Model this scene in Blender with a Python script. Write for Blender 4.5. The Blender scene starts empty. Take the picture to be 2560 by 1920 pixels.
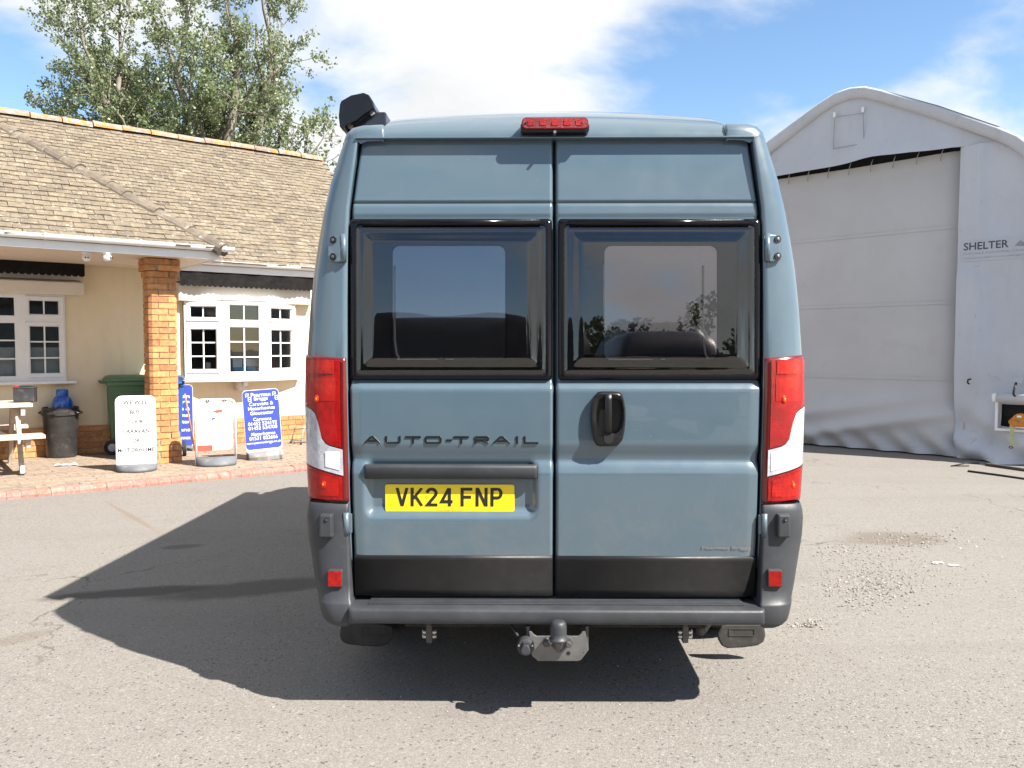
import bpy, math, random
import numpy as np
from mathutils import Vector, Matrix

random.seed(7)
rng = np.random.default_rng(7)
scene = bpy.context.scene
col = scene.collection

# ------------------------------------------------------------------ camera
CAM_H = 1.46
FPX = 2048.0                       # focal length in photo pixels (2560 wide)
PITCH = math.atan(90 / FPX)
cam_d = bpy.data.cameras.new('camera')
cam_d.sensor_fit = 'HORIZONTAL'
cam_d.sensor_width = 36.0
cam_d.lens = FPX / 2560 * 36.0
cam_d.clip_start = 0.05
cam_d.clip_end = 3000
cam = bpy.data.objects.new('camera', cam_d)
cam.location = (0, 0, CAM_H)
cam.rotation_euler = (math.pi / 2 - PITCH, 0, 0)
col.objects.link(cam)
scene.camera = cam

# ------------------------------------------------------------------ sun and sky
LDIR = Vector((-0.80, 0.47, -1.0)).normalized()      # the way the light travels
sun_d = bpy.data.lights.new('sun', 'SUN')
sun_d.energy = 5.0
sun_d.angle = math.radians(0.55)
sun_d.color = (1.0, 0.95, 0.87)
sun = bpy.data.objects.new('sun', sun_d)
sun.rotation_euler = LDIR.to_track_quat('-Z', 'Y').to_euler()
sun.location = (20, -12, 30)
col.objects.link(sun)

world = bpy.data.worlds.new('World')
scene.world = world
world.use_nodes = True
wn = world.node_tree.nodes
wl = world.node_tree.links
wn.clear()
w_out = wn.new('ShaderNodeOutputWorld')
w_bg = wn.new('ShaderNodeBackground')
w_bg.inputs['Strength'].default_value = 0.066
w_sky = wn.new('ShaderNodeTexSky')
w_sky.sky_type = 'NISHITA'
w_sky.sun_disc = False
w_sky.sun_elevation = math.asin(-LDIR.z)
w_sky.sun_rotation = math.atan2(-LDIR.x, -LDIR.y)
w_sky.air_density = 1.0
w_sky.dust_density = 0.2
w_sky.ozone_density = 0.7
# clouds: noise over the sky direction, flattened towards the horizon
w_tc = wn.new('ShaderNodeTexCoord')
w_rot = wn.new('ShaderNodeMapping'); w_rot.inputs['Rotation'].default_value = (0, 0, math.radians(31))
wl.new(w_tc.outputs['Generated'], w_rot.inputs[0])
w_sep = wn.new('ShaderNodeSeparateXYZ')
wl.new(w_rot.outputs[0], w_sep.inputs[0])
def wmath(op, a, b=None, clamp=False):
    n = wn.new('ShaderNodeMath'); n.operation = op; n.use_clamp = clamp
    for i, v in enumerate((a, b)):
        if v is None: continue
        if isinstance(v, (int, float)): n.inputs[i].default_value = v
        else: wl.new(v, n.inputs[i])
    return n.outputs[0]
w_zc = wmath('ADD', wmath('MAXIMUM', w_sep.outputs[2], 0.0), 0.34)
w_u = wmath('DIVIDE', w_sep.outputs[0], w_zc)
w_v = wmath('DIVIDE', w_sep.outputs[1], w_zc)
w_cmb = wn.new('ShaderNodeCombineXYZ')
wl.new(w_u, w_cmb.inputs[0]); wl.new(w_v, w_cmb.inputs[1])
wl.new(wmath('MULTIPLY', w_sep.outputs[2], 1.6), w_cmb.inputs[2])
def wnoise(off, scale, detail, rough, dist=0.0):
    m = wn.new('ShaderNodeMapping'); m.inputs['Location'].default_value = off
    wl.new(w_cmb.outputs[0], m.inputs[0])
    n = wn.new('ShaderNodeTexNoise'); n.inputs['Scale'].default_value = scale
    n.inputs['Detail'].default_value = detail; n.inputs['Roughness'].default_value = rough
    n.inputs['Distortion'].default_value = dist
    wl.new(m.outputs[0], n.inputs['Vector'])
    return n.outputs[0]
CLOUD_OFF = (0.92, 26.03, 6.50)
w_big = wnoise(CLOUD_OFF, 0.9, 3, 0.5)
w_fine = wnoise((CLOUD_OFF[0] + 5, CLOUD_OFF[1], 0.3), 2.6, 9, 0.56, 0.2)
w_mix = wmath('ADD', wmath('MULTIPLY', w_big, 0.66), wmath('MULTIPLY', w_fine, 0.36))
w_mask_ramp = wn.new('ShaderNodeMapRange'); w_mask_ramp.interpolation_type = 'SMOOTHSTEP'
w_mask_ramp.inputs['From Min'].default_value = 0.455
w_mask_ramp.inputs['From Max'].default_value = 0.555
wl.new(w_mix, w_mask_ramp.inputs['Value'])
w_shade = wnoise((1.2, 7.4, 2.0), 1.7, 6, 0.6)
w_shade_r = wn.new('ShaderNodeMapRange')
w_shade_r.inputs['From Min'].default_value = 0.32; w_shade_r.inputs['From Max'].default_value = 0.62
w_shade_r.inputs['To Min'].default_value = 5.2; w_shade_r.inputs['To Max'].default_value = 6.4
wl.new(w_shade, w_shade_r.inputs['Value'])
w_ccol = wn.new('ShaderNodeCombineColor')
wl.new(wmath('MULTIPLY', w_shade_r.outputs[0], 0.97), w_ccol.inputs[0])
wl.new(wmath('MULTIPLY', w_shade_r.outputs[0], 0.99), w_ccol.inputs[1])
wl.new(w_shade_r.outputs[0], w_ccol.inputs[2])
w_mixc = wn.new('ShaderNodeMix'); w_mixc.data_type = 'RGBA'
wl.new(w_mask_ramp.outputs[0], w_mixc.inputs['Factor'])
w_hs = wn.new('ShaderNodeHueSaturation'); w_hs.inputs['Saturation'].default_value = 1.12; w_hs.inputs['Value'].default_value = 1.25
wl.new(w_sky.outputs[0], w_hs.inputs['Color']); wl.new(w_hs.outputs[0], w_mixc.inputs['A'])
wl.new(w_ccol.outputs[0], w_mixc.inputs['B'])
wl.new(w_mixc.outputs['Result'], w_bg.inputs['Color'])
wl.new(w_bg.outputs[0], w_out.inputs[0])

# ------------------------------------------------------------------ exposure
scene.view_settings.view_transform = 'Standard'
scene.view_settings.look = 'None'
scene.view_settings.exposure = 1.45
scene.view_settings.gamma = 1.0
scene.view_settings.use_curve_mapping = False
scene.render.engine = 'CYCLES'
scene.cycles.use_denoising = True
scene.cycles.max_bounces = 10
scene.cycles.transparent_max_bounces = 12
scene.cycles.sample_clamp_indirect = 6.0

# ------------------------------------------------------------------ pixels to rays
CAMP = Vector((0, 0, CAM_H))
C_F = Vector((0, math.cos(PITCH), -math.sin(PITCH)))
C_U = Vector((0, math.sin(PITCH), math.cos(PITCH)))
def ray(px, py):
    return C_F * FPX + Vector((1, 0, 0)) * (px - 1280) - C_U * (py - 960)
def on_plane(px, py, p, n):
    d = ray(px, py); n = Vector(n); p = Vector(p)
    return CAMP + d * ((p - CAMP).dot(n) / d.dot(n))
def ground_at(px, py, z=0.0):
    return on_plane(px, py, (0, 0, z), (0, 0, 1))

# ------------------------------------------------------------------ materials
MATS = {}
class NT:
    def __init__(self, m):
        self.t = m.node_tree; self.n = self.t.nodes; self.l = self.t.links
    def node(self, kind, **kw):
        n = self.n.new(kind)
        for k, v in kw.items(): setattr(n, k, v)
        return n
    def put(self, sock, v):
        if isinstance(v, bpy.types.NodeSocket): self.l.new(v, sock)
        else: sock.default_value = v
    def math(self, op, a, b=0.0, clamp=False):
        n = self.node('ShaderNodeMath', operation=op, use_clamp=clamp)
        self.put(n.inputs[0], a); self.put(n.inputs[1], b); return n.outputs[0]
    def noise(self, vec, scale, detail=4, rough=0.5, dist=0.0):
        n = self.node('ShaderNodeTexNoise')
        if vec is not None: self.l.new(vec, n.inputs['Vector'])
        n.inputs['Scale'].default_value = scale; n.inputs['Detail'].default_value = detail
        n.inputs['Roughness'].default_value = rough; n.inputs['Distortion'].default_value = dist
        return n.outputs[0]
    def ramp(self, v, a, b, ta=0.0, tb=1.0, smooth=True):
        n = self.node('ShaderNodeMapRange')
        if smooth: n.interpolation_type = 'SMOOTHSTEP'
        self.put(n.inputs['Value'], v)
        for k, x in zip(('From Min', 'From Max', 'To Min', 'To Max'), (a, b, ta, tb)): self.put(n.inputs[k], x)
        return n.outputs[0]
    def mix(self, f, a, b, blend='MIX'):
        n = self.node('ShaderNodeMix', data_type='RGBA', blend_type=blend)
        self.put(n.inputs['Factor'], f)
        self.put(n.inputs['A'], a if isinstance(a, bpy.types.NodeSocket) else (*a[:3], 1))
        self.put(n.inputs['B'], b if isinstance(b, bpy.types.NodeSocket) else (*b[:3], 1))
        return n.outputs['Result']
    def bump(self, h, strength=0.3, dist=0.01):
        n = self.node('ShaderNodeBump')
        n.inputs['Strength'].default_value = strength; n.inputs['Distance'].default_value = dist
        self.l.new(h, n.inputs['Height']); return n.outputs[0]
    def colramp(self, v, stops):
        n = self.node('ShaderNodeValToRGB'); e = n.color_ramp.elements
        while len(e) < len(stops): e.new(0.5)
        for el, (p, c) in zip(e, stops): el.position = p; el.color = (*c, 1)
        self.l.new(v, n.inputs[0]); return n.outputs[0]

def new_mat(name):
    m = bpy.data.materials.new(name); m.use_nodes = True
    t = NT(m); b = m.node_tree.nodes['Principled BSDF']
    MATS[name] = m
    return m, t, b
def pbr(name, c, rough=0.5, metal=0.0, coat=0.0, spec=0.5, var=0.12, vscale=6.0, bump=0.0, bscale=200.0, dirt=None):
    """plain surface with a little uneven colour, gloss and fine relief"""
    m, t, b = new_mat(name)
    tc = t.node('ShaderNodeTexCoord')
    n1 = t.noise(tc.outputs['Object'], vscale, 6, 0.6)
    f = t.ramp(n1, 0.3, 0.7, 1 - var, 1 + var)
    hsv = t.node('ShaderNodeHueSaturation'); hsv.inputs['Color'].default_value = (*c, 1)
    t.l.new(f, hsv.inputs['Value'])
    cs = hsv.outputs[0]
    if dirt:
        dc, amt = dirt
        d = t.ramp(t.noise(tc.outputs['Object'], vscale * 2.3, 8, 0.65, 0.4), 0.52, 0.75, 0, amt)
        cs = t.mix(d, cs, dc)
    t.l.new(cs, b.inputs['Base Color'])
    b.inputs['Metallic'].default_value = metal
    b.inputs['Specular IOR Level'].default_value = spec
    r = t.ramp(t.noise(tc.outputs['Object'], vscale * 3, 5, 0.6), 0.3, 0.7, max(0.0, rough * 0.85), min(1, rough * 1.15))
    t.l.new(r, b.inputs['Roughness'])
    b.inputs['Coat Weight'].default_value = coat
    b.inputs['Coat Roughness'].default_value = 0.04
    if bump:
        t.l.new(t.bump(t.noise(tc.outputs['Object'], bscale, 4, 0.6), bump, 0.004), b.inputs['Normal'])
    return m
def piece_mat(name, stops, rough=0.85, nscale=30, bump=0.4, grime=None, bscale=120, lichen=None):
    """bricks, tiles and blocks: every piece its own tone (works for single objects and joined pieces)"""
    m, t, b = new_mat(name)
    tc = t.node('ShaderNodeTexCoord'); geo = t.node('ShaderNodeNewGeometry'); oi = t.node('ShaderNodeObjectInfo')
    r = t.math('FRACT', t.math('ADD', t.math('MULTIPLY', geo.outputs['Random Per Island'], 0.999), oi.outputs['Random']))
    c = t.colramp(r, stops)
    pos = geo.outputs['Position']
    n1 = t.noise(pos, nscale, 6, 0.65)
    hsv = t.node('ShaderNodeHueSaturation'); t.l.new(c, hsv.inputs['Color'])
    t.l.new(t.ramp(n1, 0.25, 0.75, 0.72, 1.25), hsv.inputs['Value'])
    cs = hsv.outputs[0]
    if grime:
        gc, a, lo, hi = grime
        cs = t.mix(t.ramp(t.noise(pos, nscale * 0.45, 8, 0.7, 0.5), lo, hi, 0, a), cs, gc)
    if lichen:
        lc, a, lo, hi, ls = lichen
        cs = t.mix(t.ramp(t.noise(pos, ls, 8, 0.72, 0.3), lo, hi, 0, a), cs, lc)
    t.l.new(cs, b.inputs['Base Color'])
    b.inputs['Roughness'].default_value = rough
    b.inputs['Specular IOR Level'].default_value = 0.25
    t.l.new(t.bump(t.noise(pos, bscale, 6, 0.7), bump, 0.006), b.inputs['Normal'])
    return m

PAINT_C = (0.066, 0.104, 0.133)
m, t, b = new_mat('van_paint')
tc = t.node('ShaderNodeTexCoord')
dust = t.ramp(t.noise(tc.outputs['Object'], 3.0, 8, 0.65, 0.5), 0.4, 0.8, 0.0, 0.16)
spx = t.node('ShaderNodeSeparateXYZ'); t.l.new(tc.outputs['Object'], spx.inputs[0])
film = t.math('MULTIPLY', t.ramp(spx.outputs[2], 1.1, 0.45), t.ramp(t.noise(tc.outputs['Object'], 7.0, 8, 0.7, 0.6), 0.38, 0.72, 0.05, 0.45))
spots = t.ramp(t.noise(tc.outputs['Object'], 85.0, 3, 0.5), 0.70, 0.76, 0.0, 0.35)
pc_ = t.mix(dust, PAINT_C, (0.105, 0.132, 0.15))
pc_ = t.mix(film, pc_, (0.15, 0.15, 0.14)); pc_ = t.mix(spots, pc_, (0.17, 0.19, 0.20))
t.l.new(pc_, b.inputs['Base Color'])
t.l.new(t.ramp(t.noise(tc.outputs['Object'], 9, 6, 0.6), 0.3, 0.75, 0.28, 0.42), b.inputs['Roughness'])
b.inputs['Coat Weight'].default_value = 0.9
b.inputs['Coat Roughness'].default_value = 0.025
t.l.new(t.bump(t.noise(tc.outputs['Object'], 2.2, 2, 0.4), 0.05, 0.03), b.inputs['Coat Normal'])


pbr('grey_plastic', (0.034, 0.036, 0.041), 0.46, var=0.15, spec=0.4, bump=0.15, bscale=700, dirt=((0.075, 0.072, 0.070), 0.3))
pbr('trim_panel', (0.0105, 0.010, 0.0105), 0.45, var=0.12, spec=0.35, bump=0.06, bscale=800, dirt=((0.026, 0.025, 0.024), 0.25))
pbr('handle_black', (0.007, 0.007, 0.008), 0.34, spec=0.4, var=0.2, bump=0.06, bscale=900)
pbr('gap_black', (0.006, 0.006, 0.007), 0.7, var=0.1)
pbr('frame_black', (0.004, 0.0035, 0.005), 0.14, var=0.2, spec=0.25)
pbr('rubber', (0.020, 0.019, 0.018), 0.75, var=0.25, bump=0.25, bscale=150, dirt=((0.10, 0.09, 0.075), 0.6))
pbr('mudflap_rubber', (0.038, 0.035, 0.033), 0.62, var=0.3, bump=0.15, bscale=120, dirt=((0.11, 0.095, 0.08), 0.6))
pbr('steel', (0.20, 0.20, 0.20), 0.45, metal=0.7, var=0.25, bump=0.1, bscale=160, dirt=((0.16, 0.11, 0.07), 0.5))
pbr('steel_dark', (0.09, 0.088, 0.085), 0.55, metal=0.3, var=0.3, bump=0.15, bscale=160, dirt=((0.10, 0.07, 0.05), 0.5))
pbr('bolt_metal', (0.55, 0.54, 0.52), 0.3, metal=0.9, var=0.2)
pbr('under_dark', (0.02, 0.02, 0.02), 0.9, var=0.3)
pbr('awning_black', (0.006, 0.0065, 0.009), 0.35, spec=0.35, var=0.2)
pbr('awning_case', (0.035, 0.037, 0.045), 0.22, metal=0.4, var=0.15)
pbr('interior_beige', (0.20, 0.175, 0.14), 0.7, var=0.1)
pbr('interior_dark', (0.010, 0.009, 0.008), 0.7, var=0.2)
pbr('trim_pale', (0.62, 0.60, 0.58), 0.35, var=0.1)
pbr('plate_yellow', (0.82, 0.60, 0.005), 0.35, var=0.03, coat=0.4)
pbr('plate_ink', (0.014, 0.014, 0.016), 0.4, var=0.1)
pbr('decal_grey', (0.17, 0.155, 0.14), 0.5, var=0.1)
pbr('lamp_housing', (0.10, 0.004, 0.004), 0.2, var=0.1, coat=0.5)
pbr('amber_glow', (0.80, 0.20, 0.01), 0.25, var=0.3, vscale=60)  # amber bulb with its glow painted into the colour
pbr('amber_halo', (0.52, 0.022, 0.003), 0.3, spec=0.2, var=0.3, vscale=60)  # glow around the bulb, painted as plain colour

def lens_mat(name, c, c2, ribs=260.0):
    m, t, b = new_mat(name)
    tc = t.node('ShaderNodeTexCoord')
    n1 = t.noise(tc.outputs['Object'], 9, 4, 0.6)
    w = t.node('ShaderNodeTexWave', wave_type='BANDS', bands_direction='Z'); t.l.new(tc.outputs['Object'], w.inputs[0])
    w.inputs['Scale'].default_value = ribs; w.inputs['Distortion'].default_value = 0
    w2 = t.node('ShaderNodeTexWave', wave_type='BANDS', bands_direction='X'); t.l.new(tc.outputs['Object'], w2.inputs[0])
    w2.inputs['Scale'].default_value = ribs; w2.inputs['Distortion'].default_value = 0
    vc = t.node('ShaderNodeTexVoronoi', distance='CHEBYCHEV'); t.l.new(tc.outputs['Object'], vc.inputs['Vector']); vc.inputs['Scale'].default_value = 75; vc.inputs['Randomness'].default_value = 0.35
    vs = t.node('ShaderNodeSeparateColor'); t.l.new(vc.outputs['Color'], vs.inputs[0])
    f = t.math('ADD', t.math('MULTIPLY', t.ramp(n1, 0.35, 0.68), 0.65), t.math('MULTIPLY', vs.outputs[0], 0.40), True)
    t.l.new(t.mix(f, c, c2), b.inputs['Base Color'])
    b.inputs['Roughness'].default_value = 0.25
    b.inputs['Coat Weight'].default_value = 0.5
    b.inputs['Coat Roughness'].default_value = 0.03
    b.inputs['Specular IOR Level'].default_value = 0.1
    b.inputs['Subsurface Weight'].default_value = 0.0
    t.l.new(t.bump(t.math('ADD', t.math('MULTIPLY', t.math('ADD', w.outputs[1], w2.outputs[1]), 0.3), vc.outputs['Distance']), 0.5, 0.004), b.inputs['Normal'])
    return m
lens_mat('red_lens', (0.19, 0.0006, 0.001), (0.40, 0.0016, 0.0015))
lens_mat('red_lens_bright', (0.27, 0.001, 0.001), (0.46, 0.008, 0.003))
lens_mat('clear_lens', (0.36, 0.36, 0.40), (0.62, 0.62, 0.64))
lens_mat('clear_lens_bright', (0.66, 0.66, 0.68), (0.85, 0.85, 0.86))
lens_mat('reflector_red', (0.22, 0.001, 0.001), (0.44, 0.012, 0.006), 400)
lens_mat('brake_red', (0.11, 0.001, 0.003), (0.22, 0.002, 0.006), 150)

def glass_mat(name, tint, refl=2.2, ior=1.5, rough=0.0, wav=0.0, wscale=2.0):
    m, t, b = new_mat(name)
    out = t.n['Material Output']; t.n.remove(b)
    tr = t.node('ShaderNodeBsdfTransparent'); tr.inputs[0].default_value = (*tint, 1)
    gl = t.node('ShaderNodeBsdfGlossy'); gl.inputs['Roughness'].default_value = rough
    gl.inputs['Color'].default_value = (1, 1, 1, 1)
    fr = t.node('ShaderNodeFresnel'); fr.inputs['IOR'].default_value = ior
    if wav:
        tc = t.node('ShaderNodeTexCoord')
        bn = t.bump(t.noise(tc.outputs['Object'], wscale, 2, 0.4), wav, 0.05)
        t.l.new(bn, gl.inputs['Normal'])
    mx = t.node('ShaderNodeMixShader')
    t.l.new(t.math('MULTIPLY', fr.outputs[0], refl, True), mx.inputs[0])
    t.l.new(tr.outputs[0], mx.inputs[1]); t.l.new(gl.outputs[0], mx.inputs[2])
    t.l.new(mx.outputs[0], out.inputs[0])
    return m
glass_mat('van_acrylic', (0.60, 0.57, 0.58), 2.0, 1.5, 0.0, 0.05, 2.2)
glass_mat('inner_glazing', (0.40, 0.40, 0.42), 9.0, 1.5)
glass_mat('house_glass', (0.80, 0.84, 0.84), 1.9, 1.5, 0.0, 0.03, 3.0)

# building
pbr('cream_render', (0.72, 0.61, 0.43), 0.9, var=0.05, vscale=1.3, bump=0.2, bscale=260, dirt=((0.50, 0.40, 0.27), 0.22))
_m = MATS['cream_render']; t = NT(_m); b = t.n['Principled BSDF']; tc = t.node('ShaderNodeTexCoord')
_c = b.inputs['Base Color'].links[0].from_socket
mp_ = t.node('ShaderNodeMapping'); mp_.inputs['Scale'].default_value = (7.0, 7.0, 0.5); t.l.new(tc.outputs['Object'], mp_.inputs[0])
t.l.new(t.mix(t.ramp(t.noise(mp_.outputs[0], 1.0, 7, 0.65), 0.50, 0.78, 0.0, 0.38), _c, (0.50, 0.42, 0.31)), b.inputs['Base Color'])
pbr('upvc_white', (0.76, 0.76, 0.76), 0.35, var=0.03, dirt=((0.55, 0.53, 0.48), 0.12))
pbr('upvc_cream', (0.66, 0.60, 0.52), 0.5, var=0.03, dirt=((0.45, 0.40, 0.33), 0.15))
pbr('soffit_board', (0.60, 0.50, 0.40), 0.55, var=0.04)
pbr('valance_black', (0.010, 0.009, 0.009), 0.9, var=0.3, spec=0.2, vscale=9, dirt=((0.022, 0.02, 0.019), 0.4))
pbr('mortar', (0.36, 0.30, 0.23), 0.95, var=0.2, vscale=30, bump=0.4, bscale=200)
pbr('mortar_red', (0.30, 0.22, 0.15), 0.95, var=0.2, vscale=30, bump=0.4, bscale=200)
piece_mat('brick', [(0.0, (0.40, 0.18, 0.075)), (0.3, (0.50, 0.24, 0.10)), (0.6, (0.56, 0.29, 0.12)), (0.85, (0.44, 0.19, 0.08)), (1.0, (0.34, 0.15, 0.075))],
          0.88, 22, 0.35, grime=((0.58, 0.36, 0.17), 0.45, 0.5, 0.7))
piece_mat('roof_tile', [(0.0, (0.135, 0.108, 0.08)), (0.25, (0.168, 0.136, 0.098)), (0.55, (0.19, 0.155, 0.11)), (0.8, (0.155, 0.126, 0.094)), (0.96, (0.215, 0.18, 0.132)), (1.0, (0.105, 0.088, 0.07))],
          0.95, 14, 0.8, grime=((0.10, 0.085, 0.072), 0.65, 0.52, 0.70), bscale=70, lichen=((0.50, 0.48, 0.42), 0.8, 0.585, 0.66, 22))
piece_mat('ridge_tile', [(0.0, (0.20, 0.16, 0.13)), (0.5, (0.28, 0.22, 0.17)), (1.0, (0.24, 0.20, 0.16))],
          0.95, 14, 0.8, grime=((0.48, 0.46, 0.42), 0.7, 0.50, 0.66), bscale=70, lichen=((0.50, 0.18, 0.025), 0.85, 0.50, 0.58, 7.5))
piece_mat('hip_tile', [(0.0, (0.115, 0.095, 0.075)), (0.5, (0.165, 0.135, 0.105)), (1.0, (0.13, 0.11, 0.09))],
          0.95, 14, 0.8, grime=((0.36, 0.34, 0.30), 0.6, 0.56, 0.68), bscale=70, lichen=((0.5, 0.25, 0.05), 0.6, 0.66, 0.72, 9))
piece_mat('paver', [(0.0, (0.225, 0.175, 0.135)), (0.3, (0.265, 0.205, 0.155)), (0.6, (0.29, 0.225, 0.17)), (0.85, (0.24, 0.19, 0.15)), (1.0, (0.31, 0.225, 0.165))],
          0.92, 18, 0.5, grime=((0.22, 0.18, 0.14), 0.5, 0.5, 0.75))
piece_mat('kerb_block', [(0.0, (0.29, 0.145, 0.12)), (0.4, (0.33, 0.165, 0.135)), (0.8, (0.31, 0.155, 0.13)), (1.0, (0.36, 0.195, 0.16))],
          0.9, 25, 0.5, grime=((0.34, 0.28, 0.22), 0.6, 0.52, 0.68))
pbr('joint_sand', (0.19, 0.15, 0.11), 0.95, var=0.3, vscale=25, bump=0.5, bscale=200)
pbr('bin_green', (0.085, 0.165, 0.078), 0.45, var=0.12, bump=0.05, dirt=((0.15, 0.17, 0.11), 0.35))
pbr('bin_blue', (0.020, 0.10, 0.36), 0.4, var=0.12, dirt=((0.12, 0.16, 0.22), 0.2))
pbr('bin_lid_blue', (0.012, 0.035, 0.11), 0.3, var=0.12)
pbr('bin_black', (0.028, 0.026, 0.026), 0.38, var=0.25, bump=0.1, bscale=60, dirt=((0.13, 0.12, 0.10), 0.45))
pbr('gas_blue', (0.005, 0.085, 0.40), 0.16, var=0.1, coat=0.6)
pbr('wood', (0.50, 0.42, 0.34), 0.8, var=0.2, vscale=12, bump=0.35, bscale=60, dirt=((0.32, 0.22, 0.15), 0.4))
pbr('battery_case', (0.030, 0.030, 0.033), 0.5, var=0.2, dirt=((0.14, 0.13, 0.12), 0.5))
pbr('red_cap', (0.45, 0.03, 0.02), 0.4)
pbr('sign_white', (0.80, 0.80, 0.79), 0.4, var=0.02, dirt=((0.6, 0.58, 0.52), 0.1))
pbr('sign_blue', (0.050, 0.075, 0.36), 0.35, var=0.04)
pbr('sign_base', (0.105, 0.11, 0.12), 0.65, var=0.2, bump=0.15, bscale=120, dirt=((0.22, 0.20, 0.17), 0.4))
pbr('sign_base_pale', (0.20, 0.195, 0.185), 0.65, var=0.2, bump=0.15, bscale=120, dirt=((0.28, 0.25, 0.2), 0.4))
pbr('ink_dark', (0.035, 0.036, 0.042), 0.5, var=0.2)
pbr('ink_faint', (0.60, 0.60, 0.62), 0.5)
pbr('logo_red', (0.62, 0.09, 0.06), 0.45)
pbr('logo_blue', (0.06, 0.10, 0.30), 0.45)
pbr('letter_white', (0.85, 0.85, 0.86), 0.45, var=0.02)
pbr('alu', (0.50, 0.49, 0.46), 0.4, metal=0.5, var=0.1)
pbr('paper', (0.62, 0.64, 0.68), 0.8, var=0.06)
pbr('stick_orange', (0.55, 0.25, 0.06), 0.6, var=0.2)
pbr('camera_white', (0.78, 0.78, 0.77), 0.3, var=0.02)
pbr('office_dark', (0.045, 0.045, 0.05), 0.8, var=0.2)
pbr('office_wall', (0.22, 0.21, 0.20), 0.9, var=0.1)
pbr('blind_grey', (0.42, 0.43, 0.44), 0.8, var=0.06)
pbr('leaflet_white', (0.75, 0.77, 0.80), 0.6, var=0.1, vscale=20)
pbr('leaflet_blue', (0.10, 0.30, 0.62), 0.6, var=0.3, vscale=20)
pbr('flower_red', (0.60, 0.02, 0.05), 0.6, var=0.3, vscale=30)
pbr('leaf_house', (0.06, 0.12, 0.03), 0.6, var=0.3, vscale=30)
# shelter
m, t, b = new_mat('shelter_pvc')
tc = t.node('ShaderNodeTexCoord')
n0 = t.noise(tc.outputs['Object'], 0.7, 6, 0.6, 0.3)
cs = t.mix(t.ramp(n0, 0.35, 0.7), (0.46, 0.475, 0.52), (0.51, 0.525, 0.565))
stv = t.node('ShaderNodeMapping'); stv.inputs['Scale'].default_value = (3.0, 3.0, 0.35); t.l.new(tc.outputs['Object'], stv.inputs[0])
cs = t.mix(t.ramp(t.noise(stv.outputs[0], 2.0, 8, 0.65), 0.52, 0.78, 0, 0.35), cs, (0.36, 0.34, 0.32))
cs = t.mix(t.ramp(t.noise(tc.outputs['Object'], 5.0, 8, 0.7, 0.6), 0.60, 0.74, 0, 0.5), cs, (0.24, 0.20, 0.15))
t.l.new(cs, b.inputs['Base Color']); b.inputs['Roughness'].default_value = 0.55
t.l.new(t.bump(t.noise(tc.outputs['Object'], 1.8, 5, 0.5, 0.6), 0.5, 0.05), b.inputs['Normal'])
pbr('curtain_pvc', (0.475, 0.465, 0.47), 0.6, var=0.05, vscale=0.8, bump=0.05, bscale=3.0, dirt=((0.36, 0.33, 0.29), 0.3))
pbr('shelter_print', (0.45, 0.465, 0.51), 0.55, var=0.03)
pbr('shelter_ink', (0.06, 0.065, 0.085), 0.6)
pbr('shelter_ink_pale', (0.25, 0.26, 0.29), 0.6)
pbr('pipe_grey', (0.34, 0.34, 0.36), 0.4, metal=0.3, var=0.1)
pbr('winch_orange', (0.55, 0.20, 0.02), 0.45, var=0.2, vscale=40)
pbr('strap_green', (0.42, 0.45, 0.22), 0.7)
pbr('cable_black', (0.012, 0.012, 0.012), 0.6)
# trees
def leaf_mat(name, c1, c2, c3):
    m, t, b = new_mat(name)
    geo = t.node('ShaderNodeNewGeometry')
    c = t.colramp(geo.outputs['Random Per Island'], [(0.0, c1), (0.5, c2), (1.0, c3)])
    t.l.new(c, b.inputs['Base Color']); b.inputs['Roughness'].default_value = 0.42
    out = t.n['Material Output']
    tl = t.node('ShaderNodeBsdfTranslucent'); t.l.new(c, tl.inputs[0])
    mx = t.node('ShaderNodeMixShader'); mx.inputs[0].default_value = 0.45
    t.l.new(b.outputs[0], mx.inputs[1]); t.l.new(tl.outputs[0], mx.inputs[2]); t.l.new(mx.outputs[0], out.inputs[0])
leaf_mat('poplar_leaf', (0.12, 0.165, 0.065), (0.18, 0.23, 0.105), (0.32, 0.36, 0.21))
leaf_mat('hedge_leaf', (0.03, 0.05, 0.015), (0.05, 0.07, 0.02), (0.07, 0.09, 0.03))
pbr('bark', (0.17, 0.15, 0.12), 0.9, var=0.3, vscale=5, bump=0.6, bscale=30)
pbr('bark_dark', (0.07, 0.055, 0.045), 0.9, var=0.3, vscale=5, bump=0.6, bscale=30)
pbr('car_dark', (0.012, 0.013, 0.016), 0.4, coat=0.15)
pbr('litter_white', (0.75, 0.74, 0.72), 0.7)
piece_mat('stone', [(0.0, (0.22, 0.20, 0.175)), (0.4, (0.29, 0.265, 0.235)), (0.8, (0.35, 0.32, 0.285)), (1.0, (0.17, 0.155, 0.14))], 0.9, 60, 0.3)

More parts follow.
